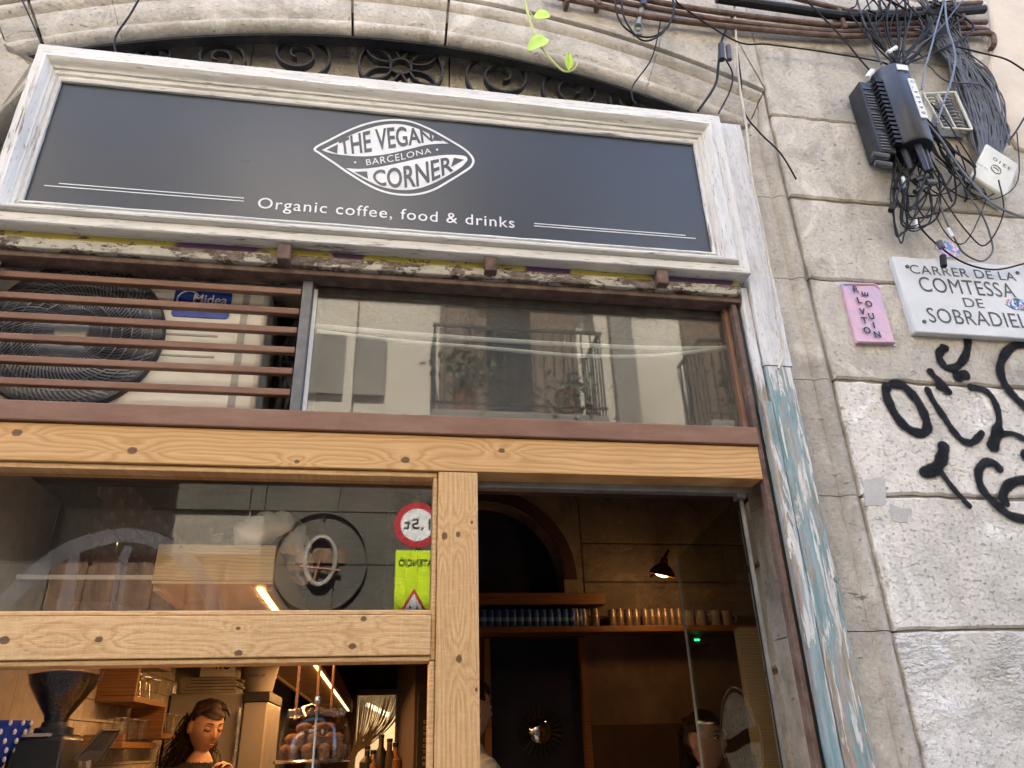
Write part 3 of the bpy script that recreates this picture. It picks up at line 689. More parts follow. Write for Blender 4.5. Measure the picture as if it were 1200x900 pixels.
for s_ in (shape(up_t, up_b), shape(lo_t, lo_b)): MB().prism(s_, YL, YP+.001).build('emblem_field', M['label_white'], sg_)
def interp(tab, x):
    if x <= tab[0][0]: return tab[0][1]
    for (a, b), (c_, d) in zip(tab, tab[1:]):
        if x <= c_: return b+(d-b)*(x-a)/(c_-a)
    return tab[-1][1]
def warp(body, x0, x1, top, bot, lean=0., bold=.02, space=1.02):
    v, f = text_fit(body, w=1., h=1., bold=bold, space=space)
    return [lg(x0+(x1-x0)*a+lean*(1-b), interp(bot, x0+(x1-x0)*a)*(1-b)+interp(top, x0+(x1-x0)*a)*b) for a, b in v], f
def put(vf, name, mm, parent, y): MB().add([(p[0], y, p[1]) for p in vf[0]], vf[1]).build(name, mm, parent)
put(warp('THE VEGAN', 243, 708, [(245, 196), (310, 166), (380, 146), (430, 136), (500, 127), (560, 124), (620, 130), (700, 152)], [(265, 262), (320, 262), (410, 250), (470, 238), (520, 230), (590, 220), (640, 209), (705, 199)], 10), 'emblem_lettering', M['panel'], sg_, YL-.0012)
put(warp('CORNER', 412, 812, [(415, 346), (480, 335), (560, 324), (640, 308), (720, 290), (800, 274)], [(415, 408), (480, 430), (560, 433), (640, 425), (720, 395), (812, 345)], 8), 'emblem_lettering', M['panel'], sg_, YL-.0012)
put(warp('BARCELONA', 380, 706, [(380, 288), (460, 274), (560, 256), (640, 242), (706, 230)], [(380, 318), (460, 308), (560, 290), (640, 268), (706, 256)], 4, 0., 1.12), 'emblem_lettering', M['label_white'], sg_, YL)
for q in ([(185, 240), (240, 213), (236, 258)], [(722, 166), (766, 196), (716, 193)], [(325, 351), (386, 349), (391, 385)], [(822, 280), (872, 290), (808, 326)]):
    MB().prism([tuple(lg(*p)) for p in q], YL-.0012, YL+.0004).build('emblem_corner', M['panel'], sg_)
for q in ((327, 302), (738, 238)):
    p = lg(*q); MB().lathe([(.001, 0), (.004, 0), (.004, .001), (.001, .001)], (p.x, YL, p.y), 10, 'Y').build('emblem_dot', M['label_white'], sg_)
a, b = at(302, 241, YP), at(603, 265, YP)
v, f = text_fit('Organic coffee, food & drinks', w=b.x-a.x, space=1.12, bold=.004)
hs = max(p[1] for p in v); zb = (a.z+b.z)/2-.016
MB().add([(a.x+p[0], YL, zb-.008+p[1]) for p in v], f).build('lettering', M['label_white'], sg_)
for q in (((52, 217.5), (286, 236)), ((69, 215), (286, 232.5)), ((626, 263), (803, 275)), ((626, 266), (815, 278.5))):
    p0, p1 = at(*q[0], YP), at(*q[1], YP); z = (p0.z+p1.z)/2
    MB().box(p0.x, p1.x, YL, YP+.001, z-.0016, z+.0016).build('rule_line', M['label_white'], sg_)

# ================================================================== painted timber jamb boards
for sg in (1, -1):
    jt = thing('jamb_timber', 'tall jamb board with white paint peeling to turquoise, right of the door' if sg > 0 else 'old white jamb board at the far left end of the shopfront', 'timber', (1.27*sg, 0, .1))
    def bx(x0, x1, y0, y1, z0, z1, nm, n=60):
        vs = []; 
        pr = [(x0, y1), (x0, y0+.004), (x0+.004, y0), (x1-.004, y0), (x1, y0+.004), (x1, y1)]
        for i in range(n+1):
            z = z0+(z1-z0)*i/n
            for x, y in pr: vs.append(((x+rnd.uniform(-.0012, .0012))*sg, y+rnd.uniform(-.0008, .0008), z))
        k_ = 6; fs = [(i*k_+j, i*k_+(j+1) % k_, (i+1)*k_+(j+1) % k_, (i+1)*k_+j) for i in range(n) for j in range(k_)]+[tuple(range(k_)), tuple(range(n*k_, (n+1)*k_))]
        MB().add(vs, fs).build(nm, M['jamb_timber'], jt, True, 40)
    bx(1.242, 1.338, -.012, .03, .11, 2.735, 'lower_board'); bx(1.240, 1.343, -.016, .03, 2.738, 3.835 if sg > 0 else 3.05, 'upper_board')
    bx(1.200, 1.238, -.020, .03, .11, 2.60, 'stop_bead', 40); bx(1.205, 1.236, -.006, .03, 2.605, 3.05, 'stop_bead', 20)
    if sg > 0:
        MB().box(1.1865, 1.1995, .008, .03, .11, 2.966).build('gap_shade_strip', M['black'], jt)  # black strip standing in for the shade in the gap beside the upright
        rf = random.Random(11)
        for k in range(26):
            z_ = rf.uniform(1.55, 2.72); edge = rf.random() < .85
            x_ = rf.uniform(1.318, 1.334) if edge else rf.uniform(1.25, 1.325); rx, rz = rf.uniform(.0015, .004), rf.uniform(.02, .09)
            MB().prism([(x_+rx*math.cos(2*math.pi*i/12)*rf.uniform(.6, 1.25), z_+rz*math.sin(2*math.pi*i/12)*rf.uniform(.6, 1.2)) for i in range(12)], -.0135-rf.uniform(0, .0008), -.011).build('paint_flake', M['frame_v'] if rf.random() < .8 else M['flake_teal'], jt)
    o = MB().tube([(1.335*sg, -.013, 2.02), (1.335*sg, -.019, 2.02)], .009, 8, 1).build('nail_head', M['galv'], jt)
p = at(959, 648, -.012)

# ================================================================== lintel
li = thing('steel_lintel', 'chipped and rusty lintel with faded yellow and purple spray paint under the sign', 'lintel', (0, .05, 2.95))
MB().box(-1.3, 1.2, -.02, .10, 3.045, 3.13).build('painted_face', M['lintel_tag'], li, bev=.004)
MB().box(-1.3, 1.2, -.03, .10, 3.005, 3.044).build('chipped_flange', M['chipped'], li, bev=.005)
MB().box(-1.3, 1.2, -.012, .055, 2.984, 3.004).build('rusty_flange', M['rust'], li, bev=.004)
for x, y in ((333, 297), (575, 311), (776, 326)):
    p = at(x, y, -.05); MB().box(p.x-.021, p.x+.021, -.062, -.006, p.z-.028, p.z+.03).build('bracket', M['rust'], li, bev=.006)

# ================================================================== sill bar, timber shopfront
sb = MB().box(-1.32, 1.172, -.012, .13, 2.447, 2.508).build('brown_sill_bar', M['brown_paint'], None, bev=.004)
tag(sb, 'long brown painted bar between louvres and pale timber beam', 'bar')
tf = thing('timber_shopfront', 'pale pine shopfront frame with knots around the serving window', 'shopfront', (0, .05, .1))
MB().box(-1.36, 1.168, 0, .10, 2.335, 2.445).build('head_beam', M['pine_h'], tf, bev=.003)
MB().box(.143, .259, .002, .10, .1, 2.333).build('post', M['pine_post'], tf, bev=.003)
MB().box(-1.36, .129, .004, .10, 1.822, 1.926).build('mid_rail', M['pine_rail'], tf, bev=.003)
def bead(x0, x1, z0, z1): MB().box(x0, x1, .012, .09, z0, z1).build('bead', M['pine_rail'], tf, bev=.003)
bead(-1.36, .141, 2.318, 2.3335); bead(-1.36, .129, 1.9275, 1.940); bead(.1295, .1415, 1.810, 2.3165); bead(-1.36, .129, 1.808, 1.8205); bead(.127, .1415, .95, 1.8075)
MB().box(-1.36, .141, -.02, .14, .85, .95).build('counter_sill', M['pine_rail'], tf, bev=.004)
for k in range(8): MB().box(-1.36+k*.1877, -1.36+(k+1)*.1877-.004, .02, .06, .1, .848).build('panel_board', M['pine_post'], tf, bev=.003)
up = MB().box(-1.36, .128, GY-.003, GY+.003, 1.941, 2.317).build('pane', M['glass'], tf)
tag(up, 'fixed glass pane reflecting the street')
# large frosted emblem on the pane
def fr(x, y): p = at(x, y, GY); return Vector((p.x, p.z))
m = MB()
def band(outp, inp):
    a = crom([fr(*q) for q in outp], 5); b = crom([fr(*q) for q in inp], 5)
    n = len(a); m.add([(p.x, GY-.0045, p.y) for p in a]+[(p.x, GY-.0045, p.y) for p in b], [(i, i+1, n+i+1, n+i) for i in range(n-1)])
band([(0, 700), (28, 672), (70, 640), (115, 624), (160, 620), (200, 632), (235, 660), (255, 690), (262, 715)], [(8, 716), (45, 682), (80, 655), (120, 640), (155, 636), (190, 646), (216, 668), (234, 694), (243, 716)])
band([(66, 715), (72, 690), (78, 665), (88, 642)], [(84, 715), (90, 690), (92, 665), (96, 642)])
band([(128, 715), (132, 690), (138, 660), (146, 640)], [(142, 715), (146, 690), (150, 662), (156, 640)])
m.build('frosted_emblem', M['film'], tf)
mj = MB().box(1.168, 1.186, .0, .03, .1, 2.983).build('metal_jamb', M['rust'], None, bev=.003)
tag(mj, 'narrow rusty brown steel upright beside the turquoise jamb board', 'jamb')
dr = thing('door_head_rail', 'dull grey steel rail across the top of the doorway', 'rail', (.7, .1, 2.27))
MB().box(.262, 1.168, .085, .125, 2.315, 2.352).build('rail', M['galv'], dr, bev=.003)
p = at(568, 557, .08); MB().box(p.x-.012, p.x+.012, .075, .13, 2.345, 2.372).build('clip', M['galv'], dr)

# ================================================================== louvre screen, air conditioner, transom
lv = thing('louvre_screen', 'brown slatted louvre screen in front of the air conditioner', 'louvre', (-.8, .05, 2.51))
for y0, y1 in ((321, 340), (347, 362), (370, 385), (394, 409), (420, 434), (446, 459)):
    z = (at(0, y0, .03).z+at(338, y1, .03).z)/2
    s_ = MB(); s_.box(-1.34, -.306, -.014, .014, -.0105, .0105); s_.xf(Matrix.Translation((0, .04, z)) @ Matrix.Rotation(R(6), 4, 'X'))
    s_.build('slat', M['brown_paint'], lv, bev=.003)
MB().box(-.303, -.2715, .02, .10, 2.509, 2.983).build('upright', M['steel_dark'], lv, bev=.003)
AY = .105
ac = thing('air_conditioner', 'cream air conditioner outdoor unit with round grey fan guard behind brown slats', 'air conditioner', (-.83, AY+.14, 2.50))
AX0, AX1, AZ0, AZ1 = -1.33, -.418, 2.505, 3.01
MB().box(AX0, AX1, AY, AY+.26, AZ0, AZ1).build('casing', M['ac_white'], ac, True, 30, bev=.018)
fc = at(88, 393, AY); FR = .245
MB().lathe([(FR, -.012), (FR+.012, -.014), (FR+.018, -.004), (FR+.018, .004), (FR, .004)], (fc.x, AY-.004, fc.z), 48, 'Y').build('fan_ring', M['ac_dark'], ac, True)
MB().lathe([(.001, -.006), (FR, -.006), (FR, .001), (.001, .001)], (fc.x, AY-.001, fc.z), 48, 'Y').build('fan_well', M['black'], ac, True)
m = MB()
for k in range(1, 7):
    rr = FR*(.22+.78*k/6.6)
    m.tube([(fc.x+rr*math.cos(a), AY-.016-.012*(1-rr/FR), fc.z+rr*math.sin(a)) for a in [i*math.pi/24 for i in range(48)]], .0022, 4, 1, closed=True)
m.build('guard_rings', M['ac_bar'], ac, True)
m = MB()
for k in range(84):
    a0 = 2*math.pi*k/84
    m.tube([(fc.x+rr*math.cos(a0+tw), AY-.015-.012*(1-rr/FR), fc.z+rr*math.sin(a0+tw)) for rr, tw in [(FR*(.2+.8*i/6), .75*(i/6)**1.3) for i in range(7)]], .0024, 3, 1)
m.build('guard_spokes', M['ac_bar'], ac, True)
_g = [o_ for o_ in ac.children if o_.name.startswith('guard_rings')][0]
MB().lathe([(.001, -.034), (FR*.19, -.034), (FR*.2, -.03), (FR*.2, -.02), (.001, -.02)], (fc.x, AY, fc.z), 32, 'Y').build('hub_cap', M['ac_hub'], _g, True)
b0, b1 = at(203, 342, AY), at(267, 370, AY)
pts = []
bx0, bx1, bz0, bz1 = -.712, -.535, 2.868, 2.972
for cx_, cz_, a0 in ((bx1-.012, bz1-.012, 0), (bx0+.012, bz1-.012, 90), (bx0+.012, bz0+.012, 180), (bx1-.012, bz0+.012, 270)):
    for k in range(5): a = R(a0+k*22.5); pts.append((cx_+.012*math.cos(a), cz_+.012*math.sin(a)))
bd = MB().prism(pts, AY-.004, AY+.002).build('badge', M['blue'], ac)
v, f = text_fit('Midea', w=.105, h=.036, bold=.01)
MB().add([(bx0+.06+p[0], AY-.0052, bz0+.05+p[1]) for p in v], f).build('badge_lettering', M['label_white'], bd)
m = MB(); m.tube([(bx0+.045+.034*math.cos(a), AY-.005, bz0+.062+.034*math.sin(a)) for a in [R(30+i*15) for i in range(17)]], .003, 4, 1); m.build('badge_arc', M['label_white'], bd)
for z in (2.80, 2.725): MB().box(-.735, -.56, AY-.003, AY+.001, z, z+.006).build('pressed_line', M['ac_hub'], ac)
MB().box(-.50, -.478, AY-.002, AY+.001, 2.53, 3.03).build('seam', M['ac_hub'], ac)
m = MB()
for k in range(6): m.tube([(-.40+.012*k, .22+.03*(k % 3), 2.45), (-.36+.012*k, .2, 2.65+.03*k), (-.38+.02*(k % 3), .25, 2.80), (-.33, .2, 2.94)], .011, 6, 4)
m.build('pipe_run', M['black'], ac, True)
# service box behind louvres and transom
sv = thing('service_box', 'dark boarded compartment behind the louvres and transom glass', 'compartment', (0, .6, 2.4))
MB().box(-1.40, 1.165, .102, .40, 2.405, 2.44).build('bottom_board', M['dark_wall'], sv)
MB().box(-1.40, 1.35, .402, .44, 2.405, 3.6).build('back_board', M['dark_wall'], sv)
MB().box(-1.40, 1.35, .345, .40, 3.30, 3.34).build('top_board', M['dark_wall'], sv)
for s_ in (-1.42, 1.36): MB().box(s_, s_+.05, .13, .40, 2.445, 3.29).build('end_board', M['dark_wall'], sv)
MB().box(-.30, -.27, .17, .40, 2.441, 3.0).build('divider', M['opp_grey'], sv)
tw = thing('transom_window', 'dusty transom glass reflecting the cream building opposite', 'window', (.45, .06, 2.51))
MB().box(-.267, 1.164, .060, .066, 2.509, 2.999).build('pane', M['glass_old'], tw)
MB().box(1.150, 1.1665, .03, .058, 2.509, 2.983).build('side_frame', M['brown_paint'], tw, bev=.002)
MB().box(-.270, -.258, .052, .059, 2.51, 2.97).build('silicone_seal', M['label_white'], tw)
MB().box(-.267, 1.164, .068, .09, 2.965, 3.0).build('top_frame', M['rust'], tw)
for i, pts in enumerate(([(370, 382), (460, 390), (600, 400), (760, 408), (860, 408)], [(372, 388), (470, 400), (560, 407), (680, 417), (780, 416), (860, 405)])):
    o = MB().tube([at(x, y, .10) for x, y in pts], .009 if i == 0 else .007, 8, 5).build('reflected_line', M['label_white'], None, True)  # white tubes added in place of cables mirrored in the transom glass
    tag(o, 'straight white tube standing in for a line reflected in the transom glass' if i == 0 else 'sagging white tube just below it, standing in for a second reflected line', 'cable')

# ================================================================== iron fanlight scrolls
gr = thing('iron_fanlight', 'wrought iron scrollwork grille under the arch behind the sign', 'grille', (0, .1, 3.7))
YG0, YG1 = .085, .115
def wpt(x, y): p = at(x, y, YG0); return Vector((p.x, p.z))
def scroll(cx_, cy_, r_, turns=1.9, flip=1, st=-60):
    c_ = wpt(cx_, cy_); rw = (wpt(cx_+r_, cy_)-c_).length; n = 56; pts = []
    for i in range(n+1):
        t = i/n; a = R(st)+flip*t*turns*2*math.pi; rr = rw*(1-.86*t**.8)
        pts.append((c_.x+rr*math.cos(a), c_.y+rr*math.sin(a)))
    tail = [(pts[0][0]+.10*flip, pts[0][1]-.20), (pts[0][0]+.045*flip, pts[0][1]-.08)]
    MB().ribbon(tail+pts, .0042, YG0, YG1).build('scroll', M['iron'], gr, True, 30)
for cx_, cy_, r_, fl in ((122, 64, 14, 1), (178, 62, 25, 1), (256, 66, 36, 1), (350, 62, 42, 1), (588, 88, 46, -1), (672, 104, 40, -1), (737, 116, 25, -1), (786, 128, 15, -1)):
    scroll(cx_, cy_, r_, 1.9, fl, -70 if fl > 0 else 250)
rc = wpt(470, 77); rw = (wpt(518, 77)-rc).length
circ = lambda r_, n=40: [(rc.x+r_*math.cos(2*math.pi*i/n), rc.y+r_*math.sin(2*math.pi*i/n)) for i in range(n+1)]
MB().ribbon(circ(rw), .0042, YG0, YG1).build('rosette_ring', M['iron'], gr, True, 30)
MB().ribbon(circ(rw*.25), .0042, YG0, YG1).build('rosette_ring', M['iron'], gr, True, 30)
for k in range(6):
    a = R(90+60*k); pts = []
    for i in range(17):
        t = i/16; u_ = -math.cos(2*math.pi*t)*.5+.5; sgn = 1 if t < .5 else -1
        rr = rw*(.26+.72*u_); off = sgn*rw*.17*math.sin(math.pi*min(1, max(0, u_)))**.8
        pts.append((rc.x+rr*math.cos(a)-off*math.sin(a), rc.y+rr*math.sin(a)+off*math.cos(a)))
    MB().ribbon(pts, .0036, YG0, YG1).build('petal', M['iron'], gr, True, 30)
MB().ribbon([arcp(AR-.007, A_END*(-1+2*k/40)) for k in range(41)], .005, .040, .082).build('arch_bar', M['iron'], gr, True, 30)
MB().box(-1.3, 1.3, YG0, YG1, 3.68, 3.70).build('bottom_bar', M['iron'], gr)

# ================================================================== shop interior shell
BYR, BYL = 3.0, 8.6
struct(MB().box(-2.2, 2.8, .11, 9, .0, .15).build('shop_floor', M['floor']))
struct(MB().box(-2.2, 2.8, .35, 9, 3.605, 3.7).build('shop_ceiling', M['dark_wall']))
tl = MB().box(-1.25, -1.108, .60, 8.8, .15, 3.6).box(-1.25, -1.108, .12, .598, .15, 2.40).build('wall_left', M['grout']); struct(tl)
tmesh = None
for i in range(16):
    for j in range(11):
        y0 = .9+j*.153+(.076 if i % 2 else 0); z0 = 1.42+i*.078
        if y0 > 2.45: continue
        if tmesh is None:
            o = MB().box(0, .008, 0, .149, 0, .074).build('tile', M['tile'], None, bev=.0015); tmesh = o.data; o.parent = tl; o.location = (-1.1085, y0, z0)
        else:
            o2 = bpy.data.objects.new('tile', tmesh); COL.objects.link(o2); o2.parent = tl; o2.location = (-1.1085, y0, z0)
struct(MB().box(.22, .34, 3.0, 8.8, .15, 3.6).build('wall_partition', M['dark_wall']))
kz = at(440, 812, BYL).z; kx0, kx1 = at(419, 820, BYL).x, at(478, 820, BYL).x
wb = MB().box(-1.11, kx0, BYL, BYL+.12, .15, 3.6).build('wall_back_left', M['dark_wall']); struct(wb)
o = MB().box(kx1, .22, BYL, BYL+.12, .15, 3.6).box(kx0, kx1, BYL, BYL+.12, kz, 3.6).build('wall_over_kitchen_door', M['dark_wall']); struct(o)
ki = MB().box(-1.1, 1.2, BYL+1.5, BYL+1.6, .15, 3.6).box(-1.1, 1.2, BYL+.12, BYL+1.5, 3.5, 3.6).build('wall_kitchen', M['cream_wall']); struct(ki)
# back wall of the right-hand room, with arched niche and dark door
bw = MB().box(.34, .66, BYR, BYR+.2, .15, 2.37).box(.66, 1.34, BYR, BYR+.2, 2.235, 2.37).build('wall_back_right', M['dark_wall']); struct(bw)
NX, NR, NS = .68, .54, 2.62
arcn = [(NX+NR*math.cos(R(180*k/20)), NS+NR*math.sin(R(180*k/20))) for k in range(21)]
o = MB().prism([(1.355, 2.372), (1.355, 3.6), (.0, 3.6), (.0, 2.372), (NX-NR, 2.372)]+arcn[::-1]+[(NX+NR, 2.372)], BYR, BYR+.2).build('niche_surround', M['stone_dark']); par(o, bw); tag(o, None, kind=None)
o = MB().box(.0, 1.4, BYR+.2, BYR+.22, 2.3, 3.6).build('niche_back', M['navy']); par(o, bw)
o = MB().prism([(NX+(NR+.005)*math.cos(R(180*k/20)), NS+(NR+.005)*math.sin(R(180*k/20))) for k in range(21)]+[(NX+(NR+.09)*math.cos(R(180*k/20)), NS+(NR+.09)*math.sin(R(180*k/20))) for k in range(20, -1, -1)], BYR-.02, BYR+.05).build('niche_moulding', M['dark_wall']); par(o, bw)
for z0, z1 in ((2.372, 2.602), (2.608, 2.872), (2.878, 3.6)):
    o = MB().box(1.36, 2.7, BYR-.005, BYR+.2, z0, z1).build('wall_stone', M['stone_dark'], None, bev=.01); par(o, bw)
M['rough_plaster'] = mat('rough_plaster', (.16, .115, .085), (.10, .07, .052), 2.2, .9, 0, .4, 22, c3=(.26, .18, .12))
M['wainscot'] = mat('wainscot', (.095, .058, .042), (.068, .042, .03), 3, .85, 0, .4, 22)
o = MB().box(1.34, 2.7, BYR, BYR+.2, 1.70, 2.37).build('plaster_panel', M['rough_plaster']); par(o, bw)
o = MB().box(1.34, 2.7, BYR-.012, BYR+.2, .15, 1.698).build('dado_panel', M['wainscot']); par(o, bw)
dd = thing('dark_door', 'dark navy door below the shelf at the back of the shop', 'door', (1.0, BYR, .15))
MB().box(.66, 1.34, BYR+.06, BYR+.1, .15, 2.235).build('leaf', M['navy'], dd)
for x in (.66, 1.30): MB().box(x, x+.04, BYR-.01, BYR+.06, .15, 2.235).build('door_post', M['shelf_wood'], dd)
p = at(633, 857, BYR+.05)
ml = thing('round_mirror', 'small round bright mirror hanging on the dark door', 'mirror', (p.x, BYR, p.z-.09))
MB().lathe([(.001, -.012), (.03, -.011), (.055, -.008), (.07, .0), (.001, .0)], (p.x, BYR+.05, p.z), 28, 'Y').build('glass', M['mirror'], ml, True)
m = MB()
for k in range(24): a = 2*math.pi*k/24; m.tube([(p.x+.072*math.cos(a), BYR+.052, p.z+.072*math.sin(a)), (p.x+.15*math.cos(a), BYR+.055, p.z+.15*math.sin(a))], .008, 5, 1)
m.build('sunburst_rim', M['black'], ml)
struct(MB().box(2.7, 2.82, .5, 3.2, .15, 3.6).build('wall_right', M['rough_plaster']))
rv = thing('door_reveal', 'pale stone door reveal with open joints inside the right jamb', 'wall', (1.4, .3, .15))
for z0, z1 in ((.15, .7), (.705, 1.25), (1.255, 1.80), (1.806, 2.16), (2.166, 2.404)):
    MB().prism(jit([(.125, z0), (.52, z0+.006), (.52, z1-.01), (.125, z1)], .08, .004), 0, .25, bevel=.005).xf(Matrix(((0, 1, 0, 1.325), (1, 0, 0, 0), (0, 0, 1, 0), (0, 0, 0, 1)))).build('reveal_stone', M['stone_pale'], rv)
MB().box(1.58, 2.75, .12, .5, .15, 3.6).build('wall_core', M['mortar'], rv)
MB().box(1.42, 1.50, .56, .64, .15, 2.02).build('lining_post', M['oak'], rv)
MB().box(1.34, 1.9, .70, .74, .15, 1.98).build('lining_board', M['oak'], rv)
struct(MB().box(-2.2, -1.40, .12, .3, .11, 3.6).build('wall_front_left', M['mortar']))

# shelf with cans
sh = MB().box(.45, 2.69, 2.79, BYR-.006, 2.245, 2.283).build('wall_shelf', M['shelf_wood'], None, bev=.003); tag(sh, 'long wooden shelf of drinks cans along the back wall', 'shelf')
sh2 = MB().box(.40, 1.46, 2.86, BYR-.021, 2.43, 2.505).build('niche_board', M['shelf_wood'], None, bev=.003); tag(sh2, 'short wooden board above the blue cans, under the arched niche', 'board')
CP = [(.0255, 0), (.0275, .006), (.0275, .098), (.023, .110), (.023, .114), (.021, .112), (.001, .112)]
blue0 = None; tan0 = None
ORD = ['first', 'second', 'third', 'fourth', 'fifth', 'sixth', 'seventh', 'eighth', 'ninth', 'tenth', 'eleventh', 'twelfth', 'thirteenth', 'fourteenth', 'fifteenth']
CNT = {'b': 0, 't': 0, 'p': 0}
def can(x, kind):
    global blue0, tan0
    lab = {'b': (ORD[CNT['b'] % 15]+' blue drinks can from the left on the wall shelf', 'blue cans on the shelf'), 't': (ORD[CNT['t'] % 15]+' tan and silver can right of the blue cans on the wall shelf', 'tan cans on the shelf'),
           'p': (ORD[CNT['p'] % 15]+' pale mug from the left, seen through the open glass door', 'pale mugs on the shelf')}[kind]
    CNT[kind] += 1; src = blue0 if kind == 'b' else tan0
    e = thing('drinks_can' if kind != 'p' else 'mug', lab[0], 'can' if kind != 'p' else 'mug', (x, 2.87, 2.284), lab[1])
    if kind == 'p':
        o = MB().lathe([(.034, 0), (.04, .01), (.04, .1), (.036, .1), (.034, .01), (.001, .01)], (x, 2.87, 2.284), 14).build('body', M['fridge'], e, True)
        MB().tube([(x+.038, 2.86, 2.36), (x+.062, 2.85, 2.35), (x+.06, 2.85, 2.32), (x+.038, 2.86, 2.31)], .006, 5, 4).build('handle', M['fridge'], e, True); return
    if src is None:
        a = MB().lathe(CP, (0, 0, 0), 14).build('body', M['blue_can' if kind == 'b' else 'can'], None, True)
        b = MB().lathe([(.0281, .038), (.0281, .062), (.0277, .062), (.0277, .038)], (0, 0, 0), 14).build('print_band', M['can_print' if kind == 'b' else 'tan_can'], None, True)
        src = (a, b)
        if kind == 'b': blue0 = src
        else: tan0 = src
        objs = src
    else:
        objs = [q.copy() for q in src]
        for q in objs: COL.objects.link(q)
    for q in objs: q.parent = e; q.matrix_parent_inverse = Matrix(); q.location = (0, 0, 0)
    e.rotation_euler = (0, 0, rnd.uniform(0, 6)); e.scale = (1., 1., rnd.uniform(.98, 1.02))
for k in range(15): can(.635+.0495*k-.05, 'b')
for px in (675, 684, 698, 718, 727, 737, 746, 757, 765, 773, 781, 789, 797): can(at(px, 730, 2.87).x, 't')
for px in (808, 822, 839, 852): can(at(px, 730, 2.87).x, 'p')
# enamel lamp
p = at(776, 672, 2.5)
lm = thing('enamel_lamp', 'small red enamel lamp glowing warm above the shelf', 'lamp', (p.x, 2.5, p.z))
rot = Matrix.Translation(p) @ Euler((R(14), R(12), 0)).to_matrix().to_4x4()
MB().lathe([(.082, -.012), (.078, .01), (.05, .045), (.026, .06), (.022, .10), (.001, .10), (.001, .09), (.02, .05), (.07, .0), (.076, -.012)], (0, 0, 0), 24).xf(rot).build('shade', M['lamp_red'], lm, True)
MB().ball((0, 0, .004), .05, (1, 1, .55)).xf(rot).build('bulb', M['bulb'], lm, True)
MB().tube([rot @ Vector((0, 0, .1)), rot @ Vector((.02, .02, .15)), p+Vector((.07, .06, .14)), p+Vector((.10, .30, .10)), (p.x+.10, 2.994, p.z+.08)], .008, 6, 4).build('arm', M['iron'], lm, True)
def lamp(kind, loc, e, col, size=.1, rotv=None, size_y=None):
    L = bpy.data.lights.new('lamp_light', kind); L.energy = e; L.color = col
    if kind == 'AREA':
        L.size = size
        if size_y: L.shape = 'RECTANGLE'; L.size_y = size_y
    else: L.shadow_soft_size = size
    o = bpy.data.objects.new('lamp_light', L); COL.objects.link(o); o.location = loc
    if rotv: o.rotation_euler = rotv
    return o
WARM = (1, .47, .155)
lamp('POINT', p+Vector((0, 0, -.07)), .38, WARM, .05)
# emergency light
p = at(822, 750, BYR-.03); e = thing('emergency_light', 'small green emergency light on the back wall', 'light', (p.x, BYR, p.z-.03))
MB().box(p.x-.06, p.x+.06, BYR-.04, BYR-.001, p.z-.03, p.z+.03).build('housing', M['fridge'], e, bev=.004)
MB().box(p.x-.055, p.x-.02, BYR-.045, BYR-.04, p.z-.006, p.z+.006).build('indicator', M['exit_green'], e)

# open glass door
H0, H1 = Vector((1.135, .11)), Vector((1.262, 1.03))
gd = thing('glass_door', 'frameless glass door swung open into the shop with a white emblem', 'door', (1.2, .5, .16))
dv = (H1-H0).normalized(); nv = Vector((-dv.y, dv.x)); DL = (H1-H0).length
def dpt(s_, z, o=0.): q = H0+dv*s_+nv*o; return (q.x, q.y, z)
def dbox(s0, s1, z0, z1, t, o=0.):
    return MB().add([dpt(s_, z, o+q) for s_ in (s0, s1) for q in (-t/2, t/2) for z in (z0, z1)], [(0,1,3,2), (4,6,7,5), (0,4,5,1), (2,3,7,6), (0,2,6,4), (1,5,7,3)])
dbox(.012, DL, .16, 2.315, .008).build('pane', M['glass_door'], gd)
dbox(0, .012, .16, 2.318, .014).build('hinge_edge', M['cable_black'], gd)
dbox(-.006, .0, .16, 2.318, .012).build('edge_strip', M['galv'], gd)
dbox(DL+.0005, DL+.003, .16, 2.315, .009).build('free_edge', M['label_white'], gd)
dbox(-.02, .03, 2.30, 2.40, .03).build('pivot_clamp', M['galv'], gd, bev=.004)
def on_door(x, y):
    """pixel -> point of the door plane (door coordinates s, z)"""
    d = _f + _r*((x-600)/F_PX) - _u*((y-450)/F_PX)
    den = d.x*nv.x+d.y*nv.y; t = ((H0.x-CAM.x)*nv.x+(H0.y-CAM.y)*nv.y)/den; q = CAM+d*t
    return ((Vector((q.x, q.y))-H0).dot(dv), q.z)
_a, _b = on_door(842, 860), on_door(890, 860); LC = ((_a[0]+_b[0])/2, on_door(864, 868)[1]); LW = abs(_a[0]-_b[0])/2; LH = on_door(866, 802)[1]-LC[1]
def lens(t, k=1.): return (LC[0]+LW*k*math.cos(t), LC[1]+LH*k*math.sin(t)*(abs(math.sin(t))**.15))
m = MB(); n = 48; ringo = [lens(2*math.pi*i/n) for i in range(n)]; ringi = [lens(2*math.pi*i/n, .965) for i in range(n)]
m.add([dpt(a, b, -.006) for a, b in ringo]+[dpt(a, b, -.006) for a, b in ringi], [(i, (i+1) % n, n+(i+1) % n, n+i) for i in range(n)])
def half(sgn):
    pts = []
    for i in range(25):
        t = math.pi*i/24; a, b = lens(t if sgn > 0 else -t, .88); pts.append((a, b))
    low = [(LC[0]+LW*.88*x, LC[1]+sgn*LH*.13-LH*.1*math.sin(x*2.2)) for x in [-.96+1.92*i/16 for i in range(17)]]
    return pts+low
for s_ in (1, -1):
    hp = [q for q in half(s_)]
    MB().add([dpt(a, b, -.006) for a, b in hp], [tuple(range(len(hp)))]).build('emblem_field', M['door_film'], gd)
m.build('emblem_outline', M['door_film'], gd)
